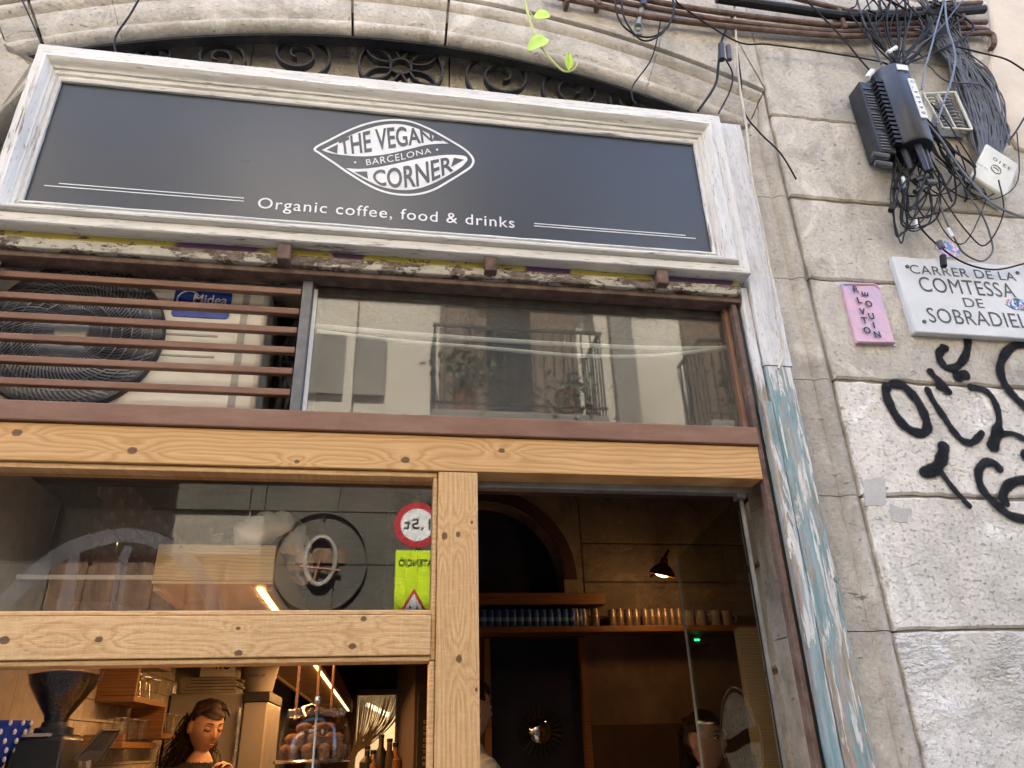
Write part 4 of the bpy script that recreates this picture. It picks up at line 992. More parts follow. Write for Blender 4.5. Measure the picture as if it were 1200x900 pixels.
for body, sgn in (('THE VEGAN', 1), ('CORNER', -1)):
    v, f = text_fit(body, w=LW*1.3, h=LH*.36, bold=.01)
    MB().add([dpt(LC[0]+LW*.65-a, LC[1]+sgn*LH*.42-LH*.18+b, -.0075) for a, b in v], f).build('emblem_lettering', M['ink'], gd)

# ================================================================== interior, left: counter side
cb = thing('hanging_cabinet', 'pale oak cabinet hung over the counter with a warm light strip', 'cabinet', (-.5, 4, 2.05))
CX0, CX1 = -.665, -.328
CY = .24
MB().box(CX0, CX1, CY, 8.4, 2.052, 2.060).build('underside', M['oak'], cb)
MB().box(CX0, CX1, CY, CY+.02, 2.061, 2.168).build('front_panel', M['oak'], cb, bev=.002)
for x in (CX0, CX1-.018): MB().box(x, x+.018, CY+.021, 8.4, 2.035, 2.168).build('side_panel', M['oak'], cb)
MB().box(CX1-.05, CX1-.035, CY+.05, 8.2, 2.044, 2.051).build('light_strip', M['led'], cb)
lamp('AREA', (CX1-.045, 3.2, 2.038), 7.5, WARM, .03, (0, 0, 0), 6.0)
ct = thing('counter', 'wooden serving counter behind the window', 'counter', (-.4, .4, .15))
MB().box(-1.1, .13, .16, .66, 1.40, 1.44).build('worktop', M['oak'], ct, bev=.004)
MB().box(-1.1, .13, .2, .62, .15, 1.398).build('carcass', M['dark_wall'], ct)
# bags stacked on the cabinet edge
def bag(pts, r, lb):
    m = MB(); m.tube(pts, r, 9, 5); 
    m.v = [(x+rnd.uniform(-.008, .008), y+rnd.uniform(-.008, .008), z+rnd.uniform(-.008, .008)) for x, y, z in m.v]
    o = m.build('paper_bag', M['paper'], None, True, 60); tag(o, lb, 'bag', 'bags on the hanging cabinet')
def bump_r(r): return lambda t: r*(.35+.65*math.sin(math.pi*min(.98, max(.05, t)))**.6)
bag([(-.46, .28, 2.20), (-.39, .28, 2.222), (-.30, .29, 2.265)], bump_r(.048), 'crumpled white paper bag lying on top of the oak cabinet')
for i, (y, z) in enumerate(((.36, 2.21), (.52, 2.20), (.72, 2.19))):
    bag([(-.31, y-.02, z-.035), (-.295, y, z+.01), (-.30, y+.02, z+.065)], bump_r(.042), ['white paper bag hanging at the near corner of the oak cabinet', 'middle white paper bag on the oak cabinet edge', 'farthest white paper bag on the oak cabinet edge'][i])
    # narrow print patch on the bag
for x, y, z in ((-.49, .28, 2.20), (-.30, .44, 2.22)):
    o = leaves((x, y, z), 14, (.02, .012, .015), .022).build('herb_sprig', M['plant'], None, 'raw'); tag(o, 'green herb sprig by the paper bags on the cabinet' if x < -.4 else 'green sprig tucked between the white paper bags', 'plant')
lt = MB().box(-1.1, at(182, 676, .40).x, .40, .412, at(100, 676, .40).z-.006, at(100, 676, .40).z+.006).build('white_shelf_edge', M['white_paint'], None); tag(lt, 'thin white shelf edge left of the oak cabinet', 'shelf')
sl2 = MB().box(-1.1, -.74, .413, .8, at(100, 676, .40).z-.006, at(100, 676, .40).z+.006).build('shelf_board', M['dark_wall'], None); tag(sl2, 'dark shelf board behind the thin white edge', 'shelf')
for i, (px, py) in enumerate(((80, 615), (92, 630), (104, 635), (118, 645), (130, 652), (151, 664))):
    p = at(px, py, .9+.1*i); e = thing('jar', ORD[i]+' small white jar from the left on the high shelf behind the window', 'jar', (p.x, p.y, p.z-.05), 'white jars on the high shelf')
    MB().lathe([(.028, 0), (.03, .01), (.03, .055), (.025, .06)], (p.x, p.y, p.z-.04), 12).build('body', M['fridge'], e, True)
    MB().lathe([(.026, 0), (.026, .014), (.001, .014)], (p.x, p.y, p.z+.0205), 12).build('lid', M['galv'], e, True)
hs_ = MB().add([at(0, 583, .8), at(62, 622, 1.0), at(140, 672, 1.5), at(140, 676, 1.5), at(62, 640, 1.0), at(0, 605, .8)], [(0, 1, 2, 3, 4, 5)])
o = MB().add([(v_[0]+dx, v_[1]+.02*dx, v_[2]) for dx in (0, -.25) for v_ in hs_.v], [(0, 1, 2, 3, 4, 5), (11, 10, 9, 8, 7, 6)]+[(i, (i+1) % 6, 6+(i+1) % 6, 6+i) for i in range(6)]).build('high_shelf', M['shelf_wood'], None)
tag(o, 'sloping-looking brown high shelf along the left wall carrying jars', 'shelf')
for i, (px, py) in enumerate(((134, 637), (157, 661), (172, 683), (185, 694))):
    p = at(px, py, 1.2+i*.5); o = MB().ball(p, .011).build('spot_bulb', M['bulb'], None, True); tag(o, ORD[i]+' tiny lit bulb from the left behind the upper window', 'bulb', 'tiny lit bulbs in a row')
# coffee grinder
p = at(65, 848, .40); GX, GZ = p.x, p.z
g = thing('coffee_grinder', 'black coffee grinder with a clear hopper of dark beans', 'grinder', (GX, .4, 1.44))
HP = [(.030, 0), (.034, .02), (.058, .055), (.088, .10), (.101, .145), (.104, .19), (.104, .26)]
MB().lathe(HP, (GX, .40, GZ), 32).build('hopper', M['glass_clear'], g, True)
MB().lathe([(.001, .002)]+[(r_*.955, h) for r_, h in HP[:4]]+[(.094, .128), (.05, .137), (.001, .14)], (GX, .40, GZ), 32).build('beans', M['bean'], g, True)
MB().lathe([(.05, -.03), (.05, -.012), (.036, -.008), (.034, .004), (.02, .004)], (GX, .40, GZ), 24).build('collar', M['black_plastic'], g, True)
MB().box(GX-.085, GX+.055, .33, .50, 1.44, GZ-.028).build('body', M['black_plastic'], g, True, 30, bev=.015)
MB().box(GX-.06, GX+.05, .322, .329, 1.46, GZ-.045).build('front_plate', M['dark_glass'], g)
MB().box(GX-.088, GX+.02, .328, .34, GZ-.034, GZ-.026).build('trim', M['steel'], g)
tb = thing('tablet', 'black tablet on a slanted stand beside the grinder', 'tablet', (at(112, 890, .4).x, .4, 1.44))
tp = [at(85, 892, .36), at(118, 892, .44), at(140, 856, .50), at(119, 856, .42)]
MB().add([p for p in tp]+[p+Vector((0, .012, .004)) for p in tp], [(0, 1, 2, 3), (7, 6, 5, 4)]+[(i, (i+1) % 4, 4+(i+1) % 4, 4+i) for i in range(4)]).build('screen', M['black_plastic'], tb)
MB().tube([tp[0], tp[3], tp[2], tp[1]], .004, 5, 1).build('bezel', M['black'], tb)
MB().tube([(tp[0]+tp[1])/2, ((tp[0]+tp[1])/2+Vector((0, .05, 0))).xy.to_3d()+Vector((0, 0, 1.44))], .012, 6, 1).build('stand', M['galv'], tb)
p = at(8, 850, .34); o = thing('patterned_bowl', 'blue and white mosaic bowl at the left edge of the window', 'bowl', (p.x, .34, 1.5))
MB().lathe([(.03, -.13), (.075, -.05), (.09, .0), (.086, .0), (.07, -.05), (.001, -.12)], (p.x-.03, .34, p.z+.01), 24).build('bowl', M['blue'], o, True)
for k in range(5):
    for j in range(16):
        a = 2*math.pi*(j+.5*(k % 2))/16; t = k/5; rr = .0905-.04*t*t*1.3; z = p.z+.004-.022*k
        MB().ball((p.x-.03+rr*math.cos(a), .34+rr*math.sin(a), z), .0032, (1.6, 1.6, 2.4), 4).build('mosaic_dab', M['label_white'], o) if math.sin(a) < .2 else None
MB().box(p.x-.12, p.x+.06, .27, .42, 1.44, p.z-.12).build('plinth', M['dark_wall'], o)
p = at(0, 815, .8); o = MB().lathe([(.001, 0), (.17, 0), (.172, .012), (.17, .02), (.001, .02)], (p.x-.06, .8, p.z-.05), 40, 'Y').build('serving_board', M['shelf_wood'], None, True); tag(o, 'round wooden serving board propped at the left edge', 'board')
# wall shelves with glasses
def glass_item(x, y, z, h, r_, grp):
    e = thing('drinking_glass', grp[0], 'glass', (x, y, z), grp[1])
    MB().lathe([(.001, .004), (r_*.8, .004), (r_, h), (r_*.93, h), (r_*.74, .01), (.001, .01)], (x, y, z), 14).build('bowl', M['glass_clear'], e, True)
    MB().lathe([(r_*.94, h), (r_*1.02, h), (r_*1.02, h+.003), (r_*.94, h+.003)], (x, y, z), 14).build('rim', M['steel'], e, True)
def cube_shelf(y0, y1, z, hgt, lb, gl):
    e = thing('box_shelf', lb, 'shelf', (-1.03, y0, z), 'box shelves on the tiled wall')
    MB().box(-1.0995, -.955, y0, y1, z, z+.022).build('shelf_board', M['shelf_wood'], e, bev=.002)
    MB().box(-1.0995, -.955, y0, y0+.02, z+.023, z+hgt).build('end_board', M['shelf_wood'], e, bev=.002)
    MB().box(-1.0995, -.955, y0+.021, y1, z+hgt, z+hgt+.02).build('top_board', M['shelf_wood'], e, bev=.002) if hgt > .14 else None
    for k in range(gl): glass_item(-1.00-.05*(k % 2), y0+.10+.075*k, z+.0225, .085, .03, (ORD[k]+' clear glass from the front on the '+lb, 'glasses on the box shelves'))
za = at(107, 823, 1.3).z
cube_shelf(1.3, 1.78, za, .15, 'upper wooden box shelf on the tiled wall', 5)
zb2 = at(150, 866, 1.75).z
cube_shelf(1.80, 2.25, zb2, .13, 'right wooden box shelf nearest the fridge', 5)
zc = at(110, 878, 1.3).z
cube_shelf(1.25, 1.75, zc, .05, 'lower left wooden shelf under the tiles', 5)
# fridge
fr_ = thing('fridge', 'pale tall fridge behind the barista', 'fridge', (-.85, 2.7, .15))
zf = at(240, 812, 2.42).z
MB().box(-1.09, -.715, 2.42, 2.98, .15, zf).build('cabinet', M['fridge'], fr_, True, 30, bev=.01)
MB().box(-.71, -.585, 2.40, 2.98, .15, zf-.05).build('side_column', M['fridge'], fr_, True, 30, bev=.008)
MB().tube([(-.725, 2.39, 1.1), (-.725, 2.385, zf-.08)], .012, 8, 1).build('handle', M['steel'], fr_, True)
MB().box(-.712, -.58, 2.39, 2.98, zf-.048, zf-.0).build('hinge_cover', M['black'], fr_)
for k in range(5):
    o = MB().box(-1.05+.01*k, -.76-.012*(k % 2), 2.44, 2.7, zf+.001+.016*k, zf+.015+.016*k).build('paper_tray', M['tray'], None, bev=.003); tag(o, ['bottom flat paper tray in the stack on the fridge', 'second lowest paper tray in the stack on the fridge', 'middle paper tray in the stack on the fridge', 'second highest paper tray in the stack on the fridge', 'top paper tray in the stack, under the white carton'][k], 'tray', 'paper trays stacked on the fridge')
bxx = thing('white_carton', 'white carton with sketched letters on the fridge stack', 'carton', (-.85, 2.6, zf+.082))
MB().box(-.97, -.79, 2.47, 2.68, zf+.083, zf+.26).build('box', M['paper'], bxx, bev=.003)
v, f = text_fit('RC', w=.07, h=.075); MB().add([(-.89+a, 2.4685, zf+.12+b) for a, b in v], f).build('lettering', M['ink'], bxx)
bk = thing('white_tub', 'white plastic tub with printed lines on top of the fridge', 'tub', (-.64, 2.55, zf+.002))
MB().lathe([(.07, 0), (.1, .16), (.106, .165), (.106, .18), (.001, .18)], (-.66, 2.55, zf+.002), 24).build('tub', M['fridge'], bk, True)
v, f = text_fit('COFFEE LAB', w=.09, h=.012); MB().add([(-.715+a, 2.455, zf+.08+b) for a, b in v], f).build('lettering', M['ink'], bk)
# cake dome with muffins
p = at(367, 890, .36); DX, DZ = p.x, p.z
cdm = thing('cake_dome', 'clear fluted glass cake dome over a heap of muffins', 'cake dome', (DX, .36, 1.45))
MB().lathe([(.102, 0), (.103, .03), (.099, .075), (.083, .115), (.055, .137), (.02, .146), (.001, .147)], (DX, .36, DZ), 36).build('dome', M['glass_clear'], cdm, True)
MB().lathe([(.108, -.008), (.112, -.004), (.108, .0), (.001, .0), (.001, -.008)], (DX, .36, DZ), 36).build('rim_plate', M['steel'], cdm, True)
m = MB()
for k in range(26): a = 2*math.pi*k/26; m.ball((DX+.077*math.cos(a), .36+.077*math.sin(a), DZ+.122), .009, (1, 1, 1.2), 5)
m.build('fluted_band', M['glass_clear'], cdm, True)
MB().lathe([(.008, .146), (.012, .156), (.008, .166), (.001, .168)], (DX, .36, DZ), 14).build('knob', M['steel'], cdm, True)
MB().lathe([(.06, -.05), (.02, -.04), (.02, -.012), (.07, -.009)], (DX, .36, DZ), 20).build('pedestal', M['glass_clear'], cdm, True)
MB().box(DX-.12, DX+.12, .25, .47, 1.44, DZ-.052).build('stand_block', M['dark_wall'], cdm)
for k, (lvl, cnt, rr) in enumerate(((0, 11, .076), (0, 5, .034), (1, 9, .064), (1, 3, .022), (2, 5, .04))):
    for j in range(cnt):
        a = 2*math.pi*j/cnt+k; e = thing('muffin', 'brown muffin heaped under the glass cake dome', 'muffin', (DX+rr*math.cos(a), .36+rr*math.sin(a), DZ+.002+lvl*.027), 'muffins under the dome')
        c_ = e.location; mm_ = MB().ball((c_.x, c_.y, c_.z+.024), .0185, (1.1, 1.1, .85), 7)
        mm_.v = [(x+rnd.uniform(-.0015, .0015), y+rnd.uniform(-.0015, .0015), z+rnd.uniform(-.0015, .0015)) for x, y, z in mm_.v]
        mm_.build('top', M['muffin'], e, True)
        MB().lathe([(.015, 0), (.0185, .022), (.001, .022)], c_, 9).build('base', M['muffin'], e, True)
for i, (px, Y) in enumerate(((347, .85), (371, 1.05), (388, 1.35))):
    q = at(px, 830, Y); o = MB().tube([(q.x, Y, 2.05), (q.x, Y, at(px, 843-6*i, Y).z)], .006, 8, 1).build('copper_rod', M['copper'], None, True); tag(o, 'copper hanger rod under the oak cabinet, ' + ['nearest to the window', 'between the other two rods', 'farthest from the window'][i], 'rod')
q0, q1 = at(371, 815, .22), at(366, 905, .22); o = MB().tube([at(368, 838, .22), at(370, 832, .22), at(373, 830, .22)], .0, 5, 1)
o = MB().tube([at(371, 833, .235), at(370, 850, .235), q1], .0035, 6, 2).build('steel_rod', M['steel'], None, True); tag(o, 'thin bright steel rod standing in front of the cake dome', 'rod')
# string curtain in the kitchen doorway
sc = thing('string_curtain', 'pale string door curtain swept to one side in the kitchen doorway', 'curtain', (0, BYL-.05, kz))
MB().box(kx0, kx1, BYL-.06, BYL-.005, kz-.03, kz+.04).build('head_rail', M['galv'], sc)
g0 = at(411, 884, BYL-.05)
m = MB()
for k in range(60):
    x = kx0+.01+(kx1-kx0-.02)*k/59; top = Vector((x, BYL-.05+rnd.uniform(-.015, .015), kz-.03))
    tz = g0.z+rnd.uniform(-.05, .03); tx = g0.x+rnd.uniform(0, .06)
    m.tube([top, (x+(tx-x)*.22, top.y-.01, kz-.03+(tz-kz)*.42), (x+(tx-x)*.62, top.y-.02, kz+(tz-kz)*.78), (tx, BYL-.08, tz), (tx-.02, BYL-.06, tz-.6)], .0065, 4, 4)
m.build('strings', M['string'], sc)['kind'] = 'stuff'
o = MB().tube([at(429, 825, BYL+1.2), at(455, 838, BYL+1.2)], .03, 8, 1).build('tube_light', M['tube_light'], None); tag(o, 'lit fluorescent tube in the kitchen behind the string curtain', 'light')
lamp('AREA', (.2, BYL+.7, 3.3), 12, (1, .82, .5), .8)
bb = thing('blackboard', 'tall black menu board with chalk lines at the back', 'blackboard', (.2, 3.0, .9))
x0, x1 = at(489, 850, 2.95).x, at(512, 850, 2.95).x
MB().box(x0, x1, 2.93, 2.96, 1.2, at(495, 812, 2.95).z).build('board', M['slate'], bb, bev=.004)
MB().box(x0, x1+.05, 2.961, 2.99, .15, 1.6).build('stand', M['dark_wall'], bb)
for i, t_ in enumerate(('ST', 'CR', 'TO', 'CR', 'CA', 'TE', 'HO', 'SO')):
    v, f = text_fit(t_, w=.03, h=.018); zz = at(495, 848+7*i, 2.92).z
    MB().add([(x0+.035+a, 2.9285, zz+b) for a, b in v], f).build('lettering', M['chalk'], bb)
# bottles and things on the far counter
for i, (px, cl, h) in enumerate(((430, 'black', .12), (437, 'copper', .10), (446, 'black', .17), (456, 'dark_wall', .15), (463, 'shelf_wood', .13))):
    q = at(px, 890, 2.2); e = thing('bottle', ['short black bottle', 'amber syrup bottle', 'tall black bottle', 'dark brown bottle', 'light brown bottle'][i]+' on the counter beneath the string curtain', 'bottle', (q.x, 2.2, 1.48))
    MB().lathe([(.035, 0), (.037, .02), (.037, h*.55), (.014, h*.78), (.013, h), (.001, h)], (q.x, 2.2, 1.48), 14).build('body', M[cl], e, True)
    MB().lathe([(.015, 0), (.015, .02), (.001, .02)], (q.x, 2.2, 1.4805+h), 10).build('cap', M['black'], e, True)
o = MB().box(-.3, .2, 2.1, 2.6, .15, 1.479).build('back_counter', M['dark_wall'], None, bev=.004); tag(o, 'dark back counter under the bottles', 'counter')

# ================================================================== people
def ev(o):
    dg = bpy.context.evaluated_depsgraph_get(); me = bpy.data.meshes.new_from_object(o.evaluated_get(dg)); return me
def gs(d2, s_): return math.exp(-d2/(s_*s_))
def head_mesh():
    m = MB(); nu, nv_ = 56, 44; vs = []
    for j in range(nv_+1):
        ph = math.pi*j/nv_
        for i in range(nu):
            th = 2*math.pi*i/nu
            a, b, c_ = math.sin(ph)*math.cos(th), math.sin(ph)*math.sin(th), math.cos(ph)
            x, y, z = a*.074, b*.095, c_*.118
            if c_ < 0:
                k = (-c_)**1.3; x *= 1-.30*k; y = y*(1-.30*k)-.012*k if b < 0 else y*(1-.55*k)
            if b < 0: y *= .93
            fr_ = max(0, -b)
            if fr_ > 0:
                def g(px, pz, s_): return gs((x-px)**2+(z-pz)**2, s_)
                y -= fr_*(.021*gs((x/.011)**2+((z+.022)/.020)**2, 1)+.010*gs((x/.008)**2+((z-.002)/.024)**2, 1))
                y += .011*fr_*(g(.031, .010, .017)+g(-.031, .010, .017))
                y -= .004*fr_*gs((x/.045)**2+((z-.030)/.010)**2, 1)
                y -= .007*fr_*gs((x/.022)**2+((z+.058)/.010)**2, 1)
                y += .003*fr_*gs((x/.03)**2+((z+.074)/.006)**2, 1)
                y -= .010*fr_*gs((x/.022)**2+((z+.096)/.018)**2, 1)
                y -= .004*fr_*(g(.042, -.028, .022)+g(-.042, -.028, .022))
            vs.append((x, y, z))
    fs = [(j*nu+i, j*nu+(i+1) % nu, (j+1)*nu+(i+1) % nu, (j+1)*nu+i) for j in range(nv_) for i in range(nu)]
    m.add(vs, fs)
    for s_ in (1, -1): m.ball((s_*.076, .012, -.004), .03, (.32, .62, 1.05), 8)
    return m
def human(name, label, loc, yaw, head_yaw, head_pitch, arms, shirt, scale=1., gaze='open', hair='back', neckline=1.41, sleeve=True):
    J = {'pel': (0, 0, .95), 'sp': (0, .005, 1.10), 'ch': (0, .0, 1.27), 'nb': (0, .02, 1.42), 'nt': (0, .005, 1.50)}
    Rr = {'pel': (.155, .115), 'sp': (.13, .10), 'ch': (.15, .105), 'nb': (.062, .06), 'nt': (.05, .05)}
    E_ = [('pel', 'sp'), ('sp', 'ch'), ('ch', 'nb'), ('nb', 'nt')]
    for s_, k in ((1, 'R'), (-1, 'L')):
        el, wr, hd = arms[k]
        for nm, co, rr in (('sh', (s_*.165, .015, 1.365), .058), ('el', el, .040), ('wr', wr, .026), ('hd', hd, .034), ('hip', (s_*.085, 0, .90), .092), ('kn', (s_*.095, -.015, .50), .058), ('an', (s_*.095, .02, .09), .038), ('to', (s_*.11, -.13, .035), .032)):
            J[nm+k] = co; Rr[nm+k] = (rr, rr if nm != 'hd' else .018)
        E_ += [('ch', 'sh'+k), ('sh'+k, 'el'+k), ('el'+k, 'wr'+k), ('wr'+k, 'hd'+k), ('pel', 'hip'+k), ('hip'+k, 'kn'+k), ('kn'+k, 'an'+k), ('an'+k, 'to'+k)]
    names = list(J); me = bpy.data.meshes.new('b'); me.from_pydata([J[n] for n in names], [(names.index(a), names.index(b)) for a, b in E_], [])
    o = bpy.data.objects.new('b', me); COL.objects.link(o); o.modifiers.new('s', 'SKIN'); o.modifiers.new('d', 'SUBSURF').levels = 2
    for i, n in enumerate(names): me.skin_vertices[0].data[i].radius = Rr[n]; me.skin_vertices[0].data[i].use_root = (n == 'pel')
    bm_ = ev(o); allm = MB(); allm.add([v.co for v in bm_.vertices], [tuple(p.vertices) for p in bm_.polygons]); bpy.data.objects.remove(o)
    HM = Matrix.Translation((0, -.012, 1.585)) @ Euler((head_pitch, 0, head_yaw)).to_matrix().to_4x4()
    hm = head_mesh().xf(HM); allm.add(hm.v, hm.f)
    for s_, k in ((1, 'R'), (-1, 'L')):       # five fingers on each hand
        wr, hd = Vector(arms[k][1]), Vector(arms[k][2]); d = (hd-wr).normalized(); sd_ = d.cross(Vector((0, 0, 1))); sd_ = sd_.normalized() if sd_.length > .1 else Vector((1, 0, 0)); up_ = sd_.cross(d)
        for q, (off, ln) in enumerate(((-.03, .062), (-.011, .075), (.009, .07), (.028, .055))):
            b0 = hd+sd_*off; allm.tube([b0-d*.02, b0+d*ln*.45, b0+d*ln*.8-up_*.02, b0+d*ln*.9-up_*.045], lambda t: .0085-.002*t, 7, 3)
        b0 = wr+d*.02-sd_*.02*s_; allm.tube([b0, b0+d*.035-sd_*.035*s_, b0+d*.07-sd_*.04*s_-up_*.012], lambda t: .011-.003*t, 7, 3)
    o = allm.build('b', None, None, 'raw'); rm = o.modifiers.new('r', 'REMESH'); rm.mode = 'VOXEL'; rm.voxel_size = .0052
    sm = o.modifiers.new('sm', 'SMOOTH'); sm.factor = .5; sm.iterations = 2
    fm = ev(o); bpy.data.objects.remove(o)
    T = Matrix.Translation(loc) @ Matrix.Rotation(yaw, 4, 'Z') @ Matrix.Scale(scale, 4)
    root = thing(name, label, 'person', loc)
    V = [v.co.copy() for v in fm.vertices]; Nn = [v.normal.copy() for v in fm.vertices]; Fc = [tuple(p.vertices) for p in fm.polygons]
    b_ = MB(); b_.v = [tuple(T @ v) for v in V]; b_.f = Fc; b_.build('body', M['skin'], root, 'raw')
    def cover(nm, pred, off, mm, rough=0.):
        keep = [f for f in Fc if pred(sum((V[i] for i in f), Vector())/len(f))]
        ids = sorted({i for f in keep for i in f}); mp = {i: k for k, i in enumerate(ids)}
        g_ = MB(); g_.v = [tuple(T @ (V[i]+Nn[i]*(off+rough*math.sin(V[i].x*90+V[i].z*55)*math.sin(V[i].z*130+V[i].y*60)))) for i in ids]; g_.f = [tuple(mp[i] for i in f) for f in keep]
        g_.build(nm, mm, root, 'raw')
    HI = HM.inverted()
    cover('top', lambda c_: .92 < c_.z < neckline+.5*abs(c_.x)*0 and (HI @ c_).length > .13 and not (Vector(c_)-Vector(arms['R'][1])).length < .10 and not (Vector(c_)-Vector(arms['L'][1])).length < .10 and not (Vector(c_)-Vector(arms['R'][2])).length < .12 and not (Vector(c_)-Vector(arms['L'][2])).length < .12, .009, shirt, .003)
    cover('trousers', lambda c_: .10 < c_.z < .97 and not any((Vector(c_)-Vector(arms[k][j])).length < .13 for k in 'RL' for j in (1, 2)), .007, M['cloth_black'], .003)
    cover('shoes', lambda c_: c_.z <= .10, .006, M['black'])
    def hp(c_):
        q = HI @ c_
        if q.length > .17 or q.z < -.10: return False
        if q.y < -.02: return q.z > .050+(.10+q.y)*.15+.12*q.x*q.x*10
        if q.y < .03: return q.z > .02-(q.y+.02)*1.2 and not (abs(q.x) > .066 and q.z < .03)
        return q.z > -.09
    cover('hair', hp, .011, M['hair'], .0025)
    W = T @ HM
    def f3(x, y, z): return tuple(W @ Vector((x, y, z)))
    for s_ in (1, -1):
        MB().tube([f3(s_*.014, -.0895, .031), f3(s_*.03, -.0895, .037), f3(s_*.048, -.079, .033)], lambda t: .0032*scale*(1-.5*t), 5, 4).build('eyebrow', M['hair'], root, True)
        e = MB().ball((0, 0, 0), .0105, (1.25, .8, .75), 10); e.v = [f3(s_*.031+v[0], -.0735+v[1], .010+v[2]) for v in e.v]
        if gaze == 'open':
            e.build('eye', M['eye_white'], root, True)
            q = MB().ball((0, 0, 0), .0055, (1, .6, 1), 8); q.v = [f3(s_*.031+v[0], -.0825+v[1], .010+v[2]) for v in q.v]; q.build('iris', M['black'], root, True)
            MB().tube([f3(s_*.017, -.079, .013), f3(s_*.031, -.0855, .0195), f3(s_*.046, -.074, .014)], .0022, 5, 4).build('lash_line', M['hair'], root, True)
        else:
            e.build('eyelid', M['skin'], root, True)
            MB().tube([f3(s_*.016, -.078, .006), f3(s_*.031, -.0855, .001), f3(s_*.047, -.074, .005)], .0024, 5, 4).build('lash_line', M['hair'], root, True)
    MB().tube([f3(-.022, -.083, -.060), f3(-.01, -.0905, -.0565), f3(0, -.092, -.0575), f3(.01, -.0905, -.0565), f3(.022, -.083, -.060)], lambda t: .0034*(.4+.6*math.sin(math.pi*min(.97, max(.03, t)))), 6, 3).build('lips', M['lips'], root, True)
    MB().tube([f3(-.018, -.083, -.063), f3(0, -.0905, -.0665), f3(.018, -.083, -.063)], lambda t: .0038*(.4+.6*math.sin(math.pi*min(.97, max(.03, t)))), 6, 3).build('lips', M['lips'], root, True)
    m = MB()
    if hair == 'curly':
        for k in range(520):
            a0 = Vector((rnd.uniform(-.072, .072), .07+rnd.uniform(-.03, .03), rnd.uniform(-.06, .05))); pts = [f3(*a0)]
            b0 = W @ a0; sw = Vector((rnd.gauss(-.05, .05), rnd.gauss(.03, .04), 0)); ph = rnd.uniform(0, 6)
            for i in range(1, 9):
                t = i/8; pts.append(b0+sw*math.sin(t*1.6)+Vector((.016*math.sin(ph+t*17), .016*math.cos(ph+t*17), -.36*t*rnd.uniform(.9, 1.05))))
            m.tube(pts, lambda t: .0026*(1-.5*t), 3, 3)
    elif hair == 'long':
        for k in range(260):
            a0 = Vector((rnd.uniform(-.065, .065), .08+rnd.uniform(-.02, .02), rnd.uniform(-.02, .06))); pts = [f3(*a0)]; b0 = W @ a0
            for i in range(1, 6):
                t = i/5; pts.append(b0+Vector((rnd.gauss(0, .006), .03*math.sin(t*2)+rnd.gauss(0, .006), -.42*t)))
            m.tube(pts, lambda t: .003*(1-.5*t), 3, 3)
    for k in range(260):                                     # strands combed back over the scalp
        a_ = rnd.uniform(-1.5, 1.5); pts = []
        for i in range(8):
            t = i/7; el_ = R(50)+t*R(106); rx = .080*math.sin(a_)*math.cos(el_*.0); 
            y_ = -.093*math.cos(el_)*math.cos(a_*.55)-.001; z_ = .125*math.sin(el_)*math.cos(a_*.62)+rnd.uniform(-.001, .002)
            pts.append(f3(.084*math.sin(a_)*(1-.35*t*t), y_, z_))
        m.tube(pts, .0022, 3, 2)
    b = MB().ball((0, 0, 0), .034, (1, .9, .8), 8); b.v = [f3(v[0], .085+v[1], .075+v[2]) for v in b.v]
    if hair != 'short': m.add(b.v, b.f)
    if m.v: m.build('hair_lengths', M['hair'], root, 'raw')
    if gaze == 'down':
        MB().ball(f3(.076, .0, -.035), .0055).build('earring', M['white_paint'], root, True)
    return root
folded = {'R': ((.26, -.10, 1.14), (.085, -.21, 1.34), (.03, -.235, 1.40)), 'L': ((-.26, -.10, 1.14), (-.085, -.205, 1.33), (-.025, -.23, 1.385))}
down = {'R': ((.24, .03, 1.08), (.25, -.03, .85), (.25, -.05, .77)), 'L': ((-.24, .03, 1.08), (-.25, -.03, .85), (-.25, -.05, .77))}
p = at(240, 852, 1.78)
human('person', 'woman in a black top with curly dark hair looking down behind the counter', (p.x, 1.78, p.z-1.585*.93), R(34), R(6), R(16), folded, M['cloth_black'], .93, 'down', 'curly', 1.43)
p = at(549, 838, 1.35)
human('person', 'person in a pale grey shirt mostly hidden behind the pine post', (p.x, 1.35, p.z-1.585+.02), R(115), 0, 0, down, M['cloth_white'], 1., 'open', 'short', 1.45)
p = at(824, 868, 1.40)
human('person', 'dark-haired woman looking sideways behind the open glass door', (p.x, 1.40, p.z-1.585), R(26), R(10), 0, down, M['cloth_brown'], 1., 'open', 'long', 1.40)

# ================================================================== things on the right-hand wall
# street name plaque
PYf = -.028
c0 = at(1050, 303, PYf); c1 = at(1070, 392, PYf); top = at(1200, 309, PYf); bot = at(1200, 394, PYf)
X0 = (c0.x+c1.x)/2; Z1 = (c0.z+top.z)/2; Z0 = (c1.z+bot.z)/2; X1 = X0+.56
pq = thing('street_name_plaque', 'white marble plaque with the carved street name, under the cables', 'plaque', (X0+.28, 0, Z0))
MB().box(X0, X1, PYf, .002, Z0, Z1).build('slab', M['marble'], pq, True, 30, bev=.006)
def ptext(body, a, b, h, space=1.05, mm='engraved', bold=0.):
    p0, p1 = at(*a, PYf), at(*b, PYf); v, f = text_fit(body, w=p1.x-p0.x, h=h, space=space, bold=bold); z = (p0.z+p1.z)/2
    MB().add([(p0.x+q[0], PYf-.0012, z+q[1]) for q in v], f).build('lettering', M[mm], pq)
def zspan(x, ya, yb): return at(x, ya, PYf).z-at(x, yb, PYf).z
ptext('CARRER DE LA', (1068, 322), (1191, 328), zspan(1100, 313, 323))
ptext('COMTESSA', (1080, 343), (1191, 348), zspan(1110, 328, 345))
ptext('DE', (1131, 360), (1154, 361), zspan(1140, 349.5, 360))
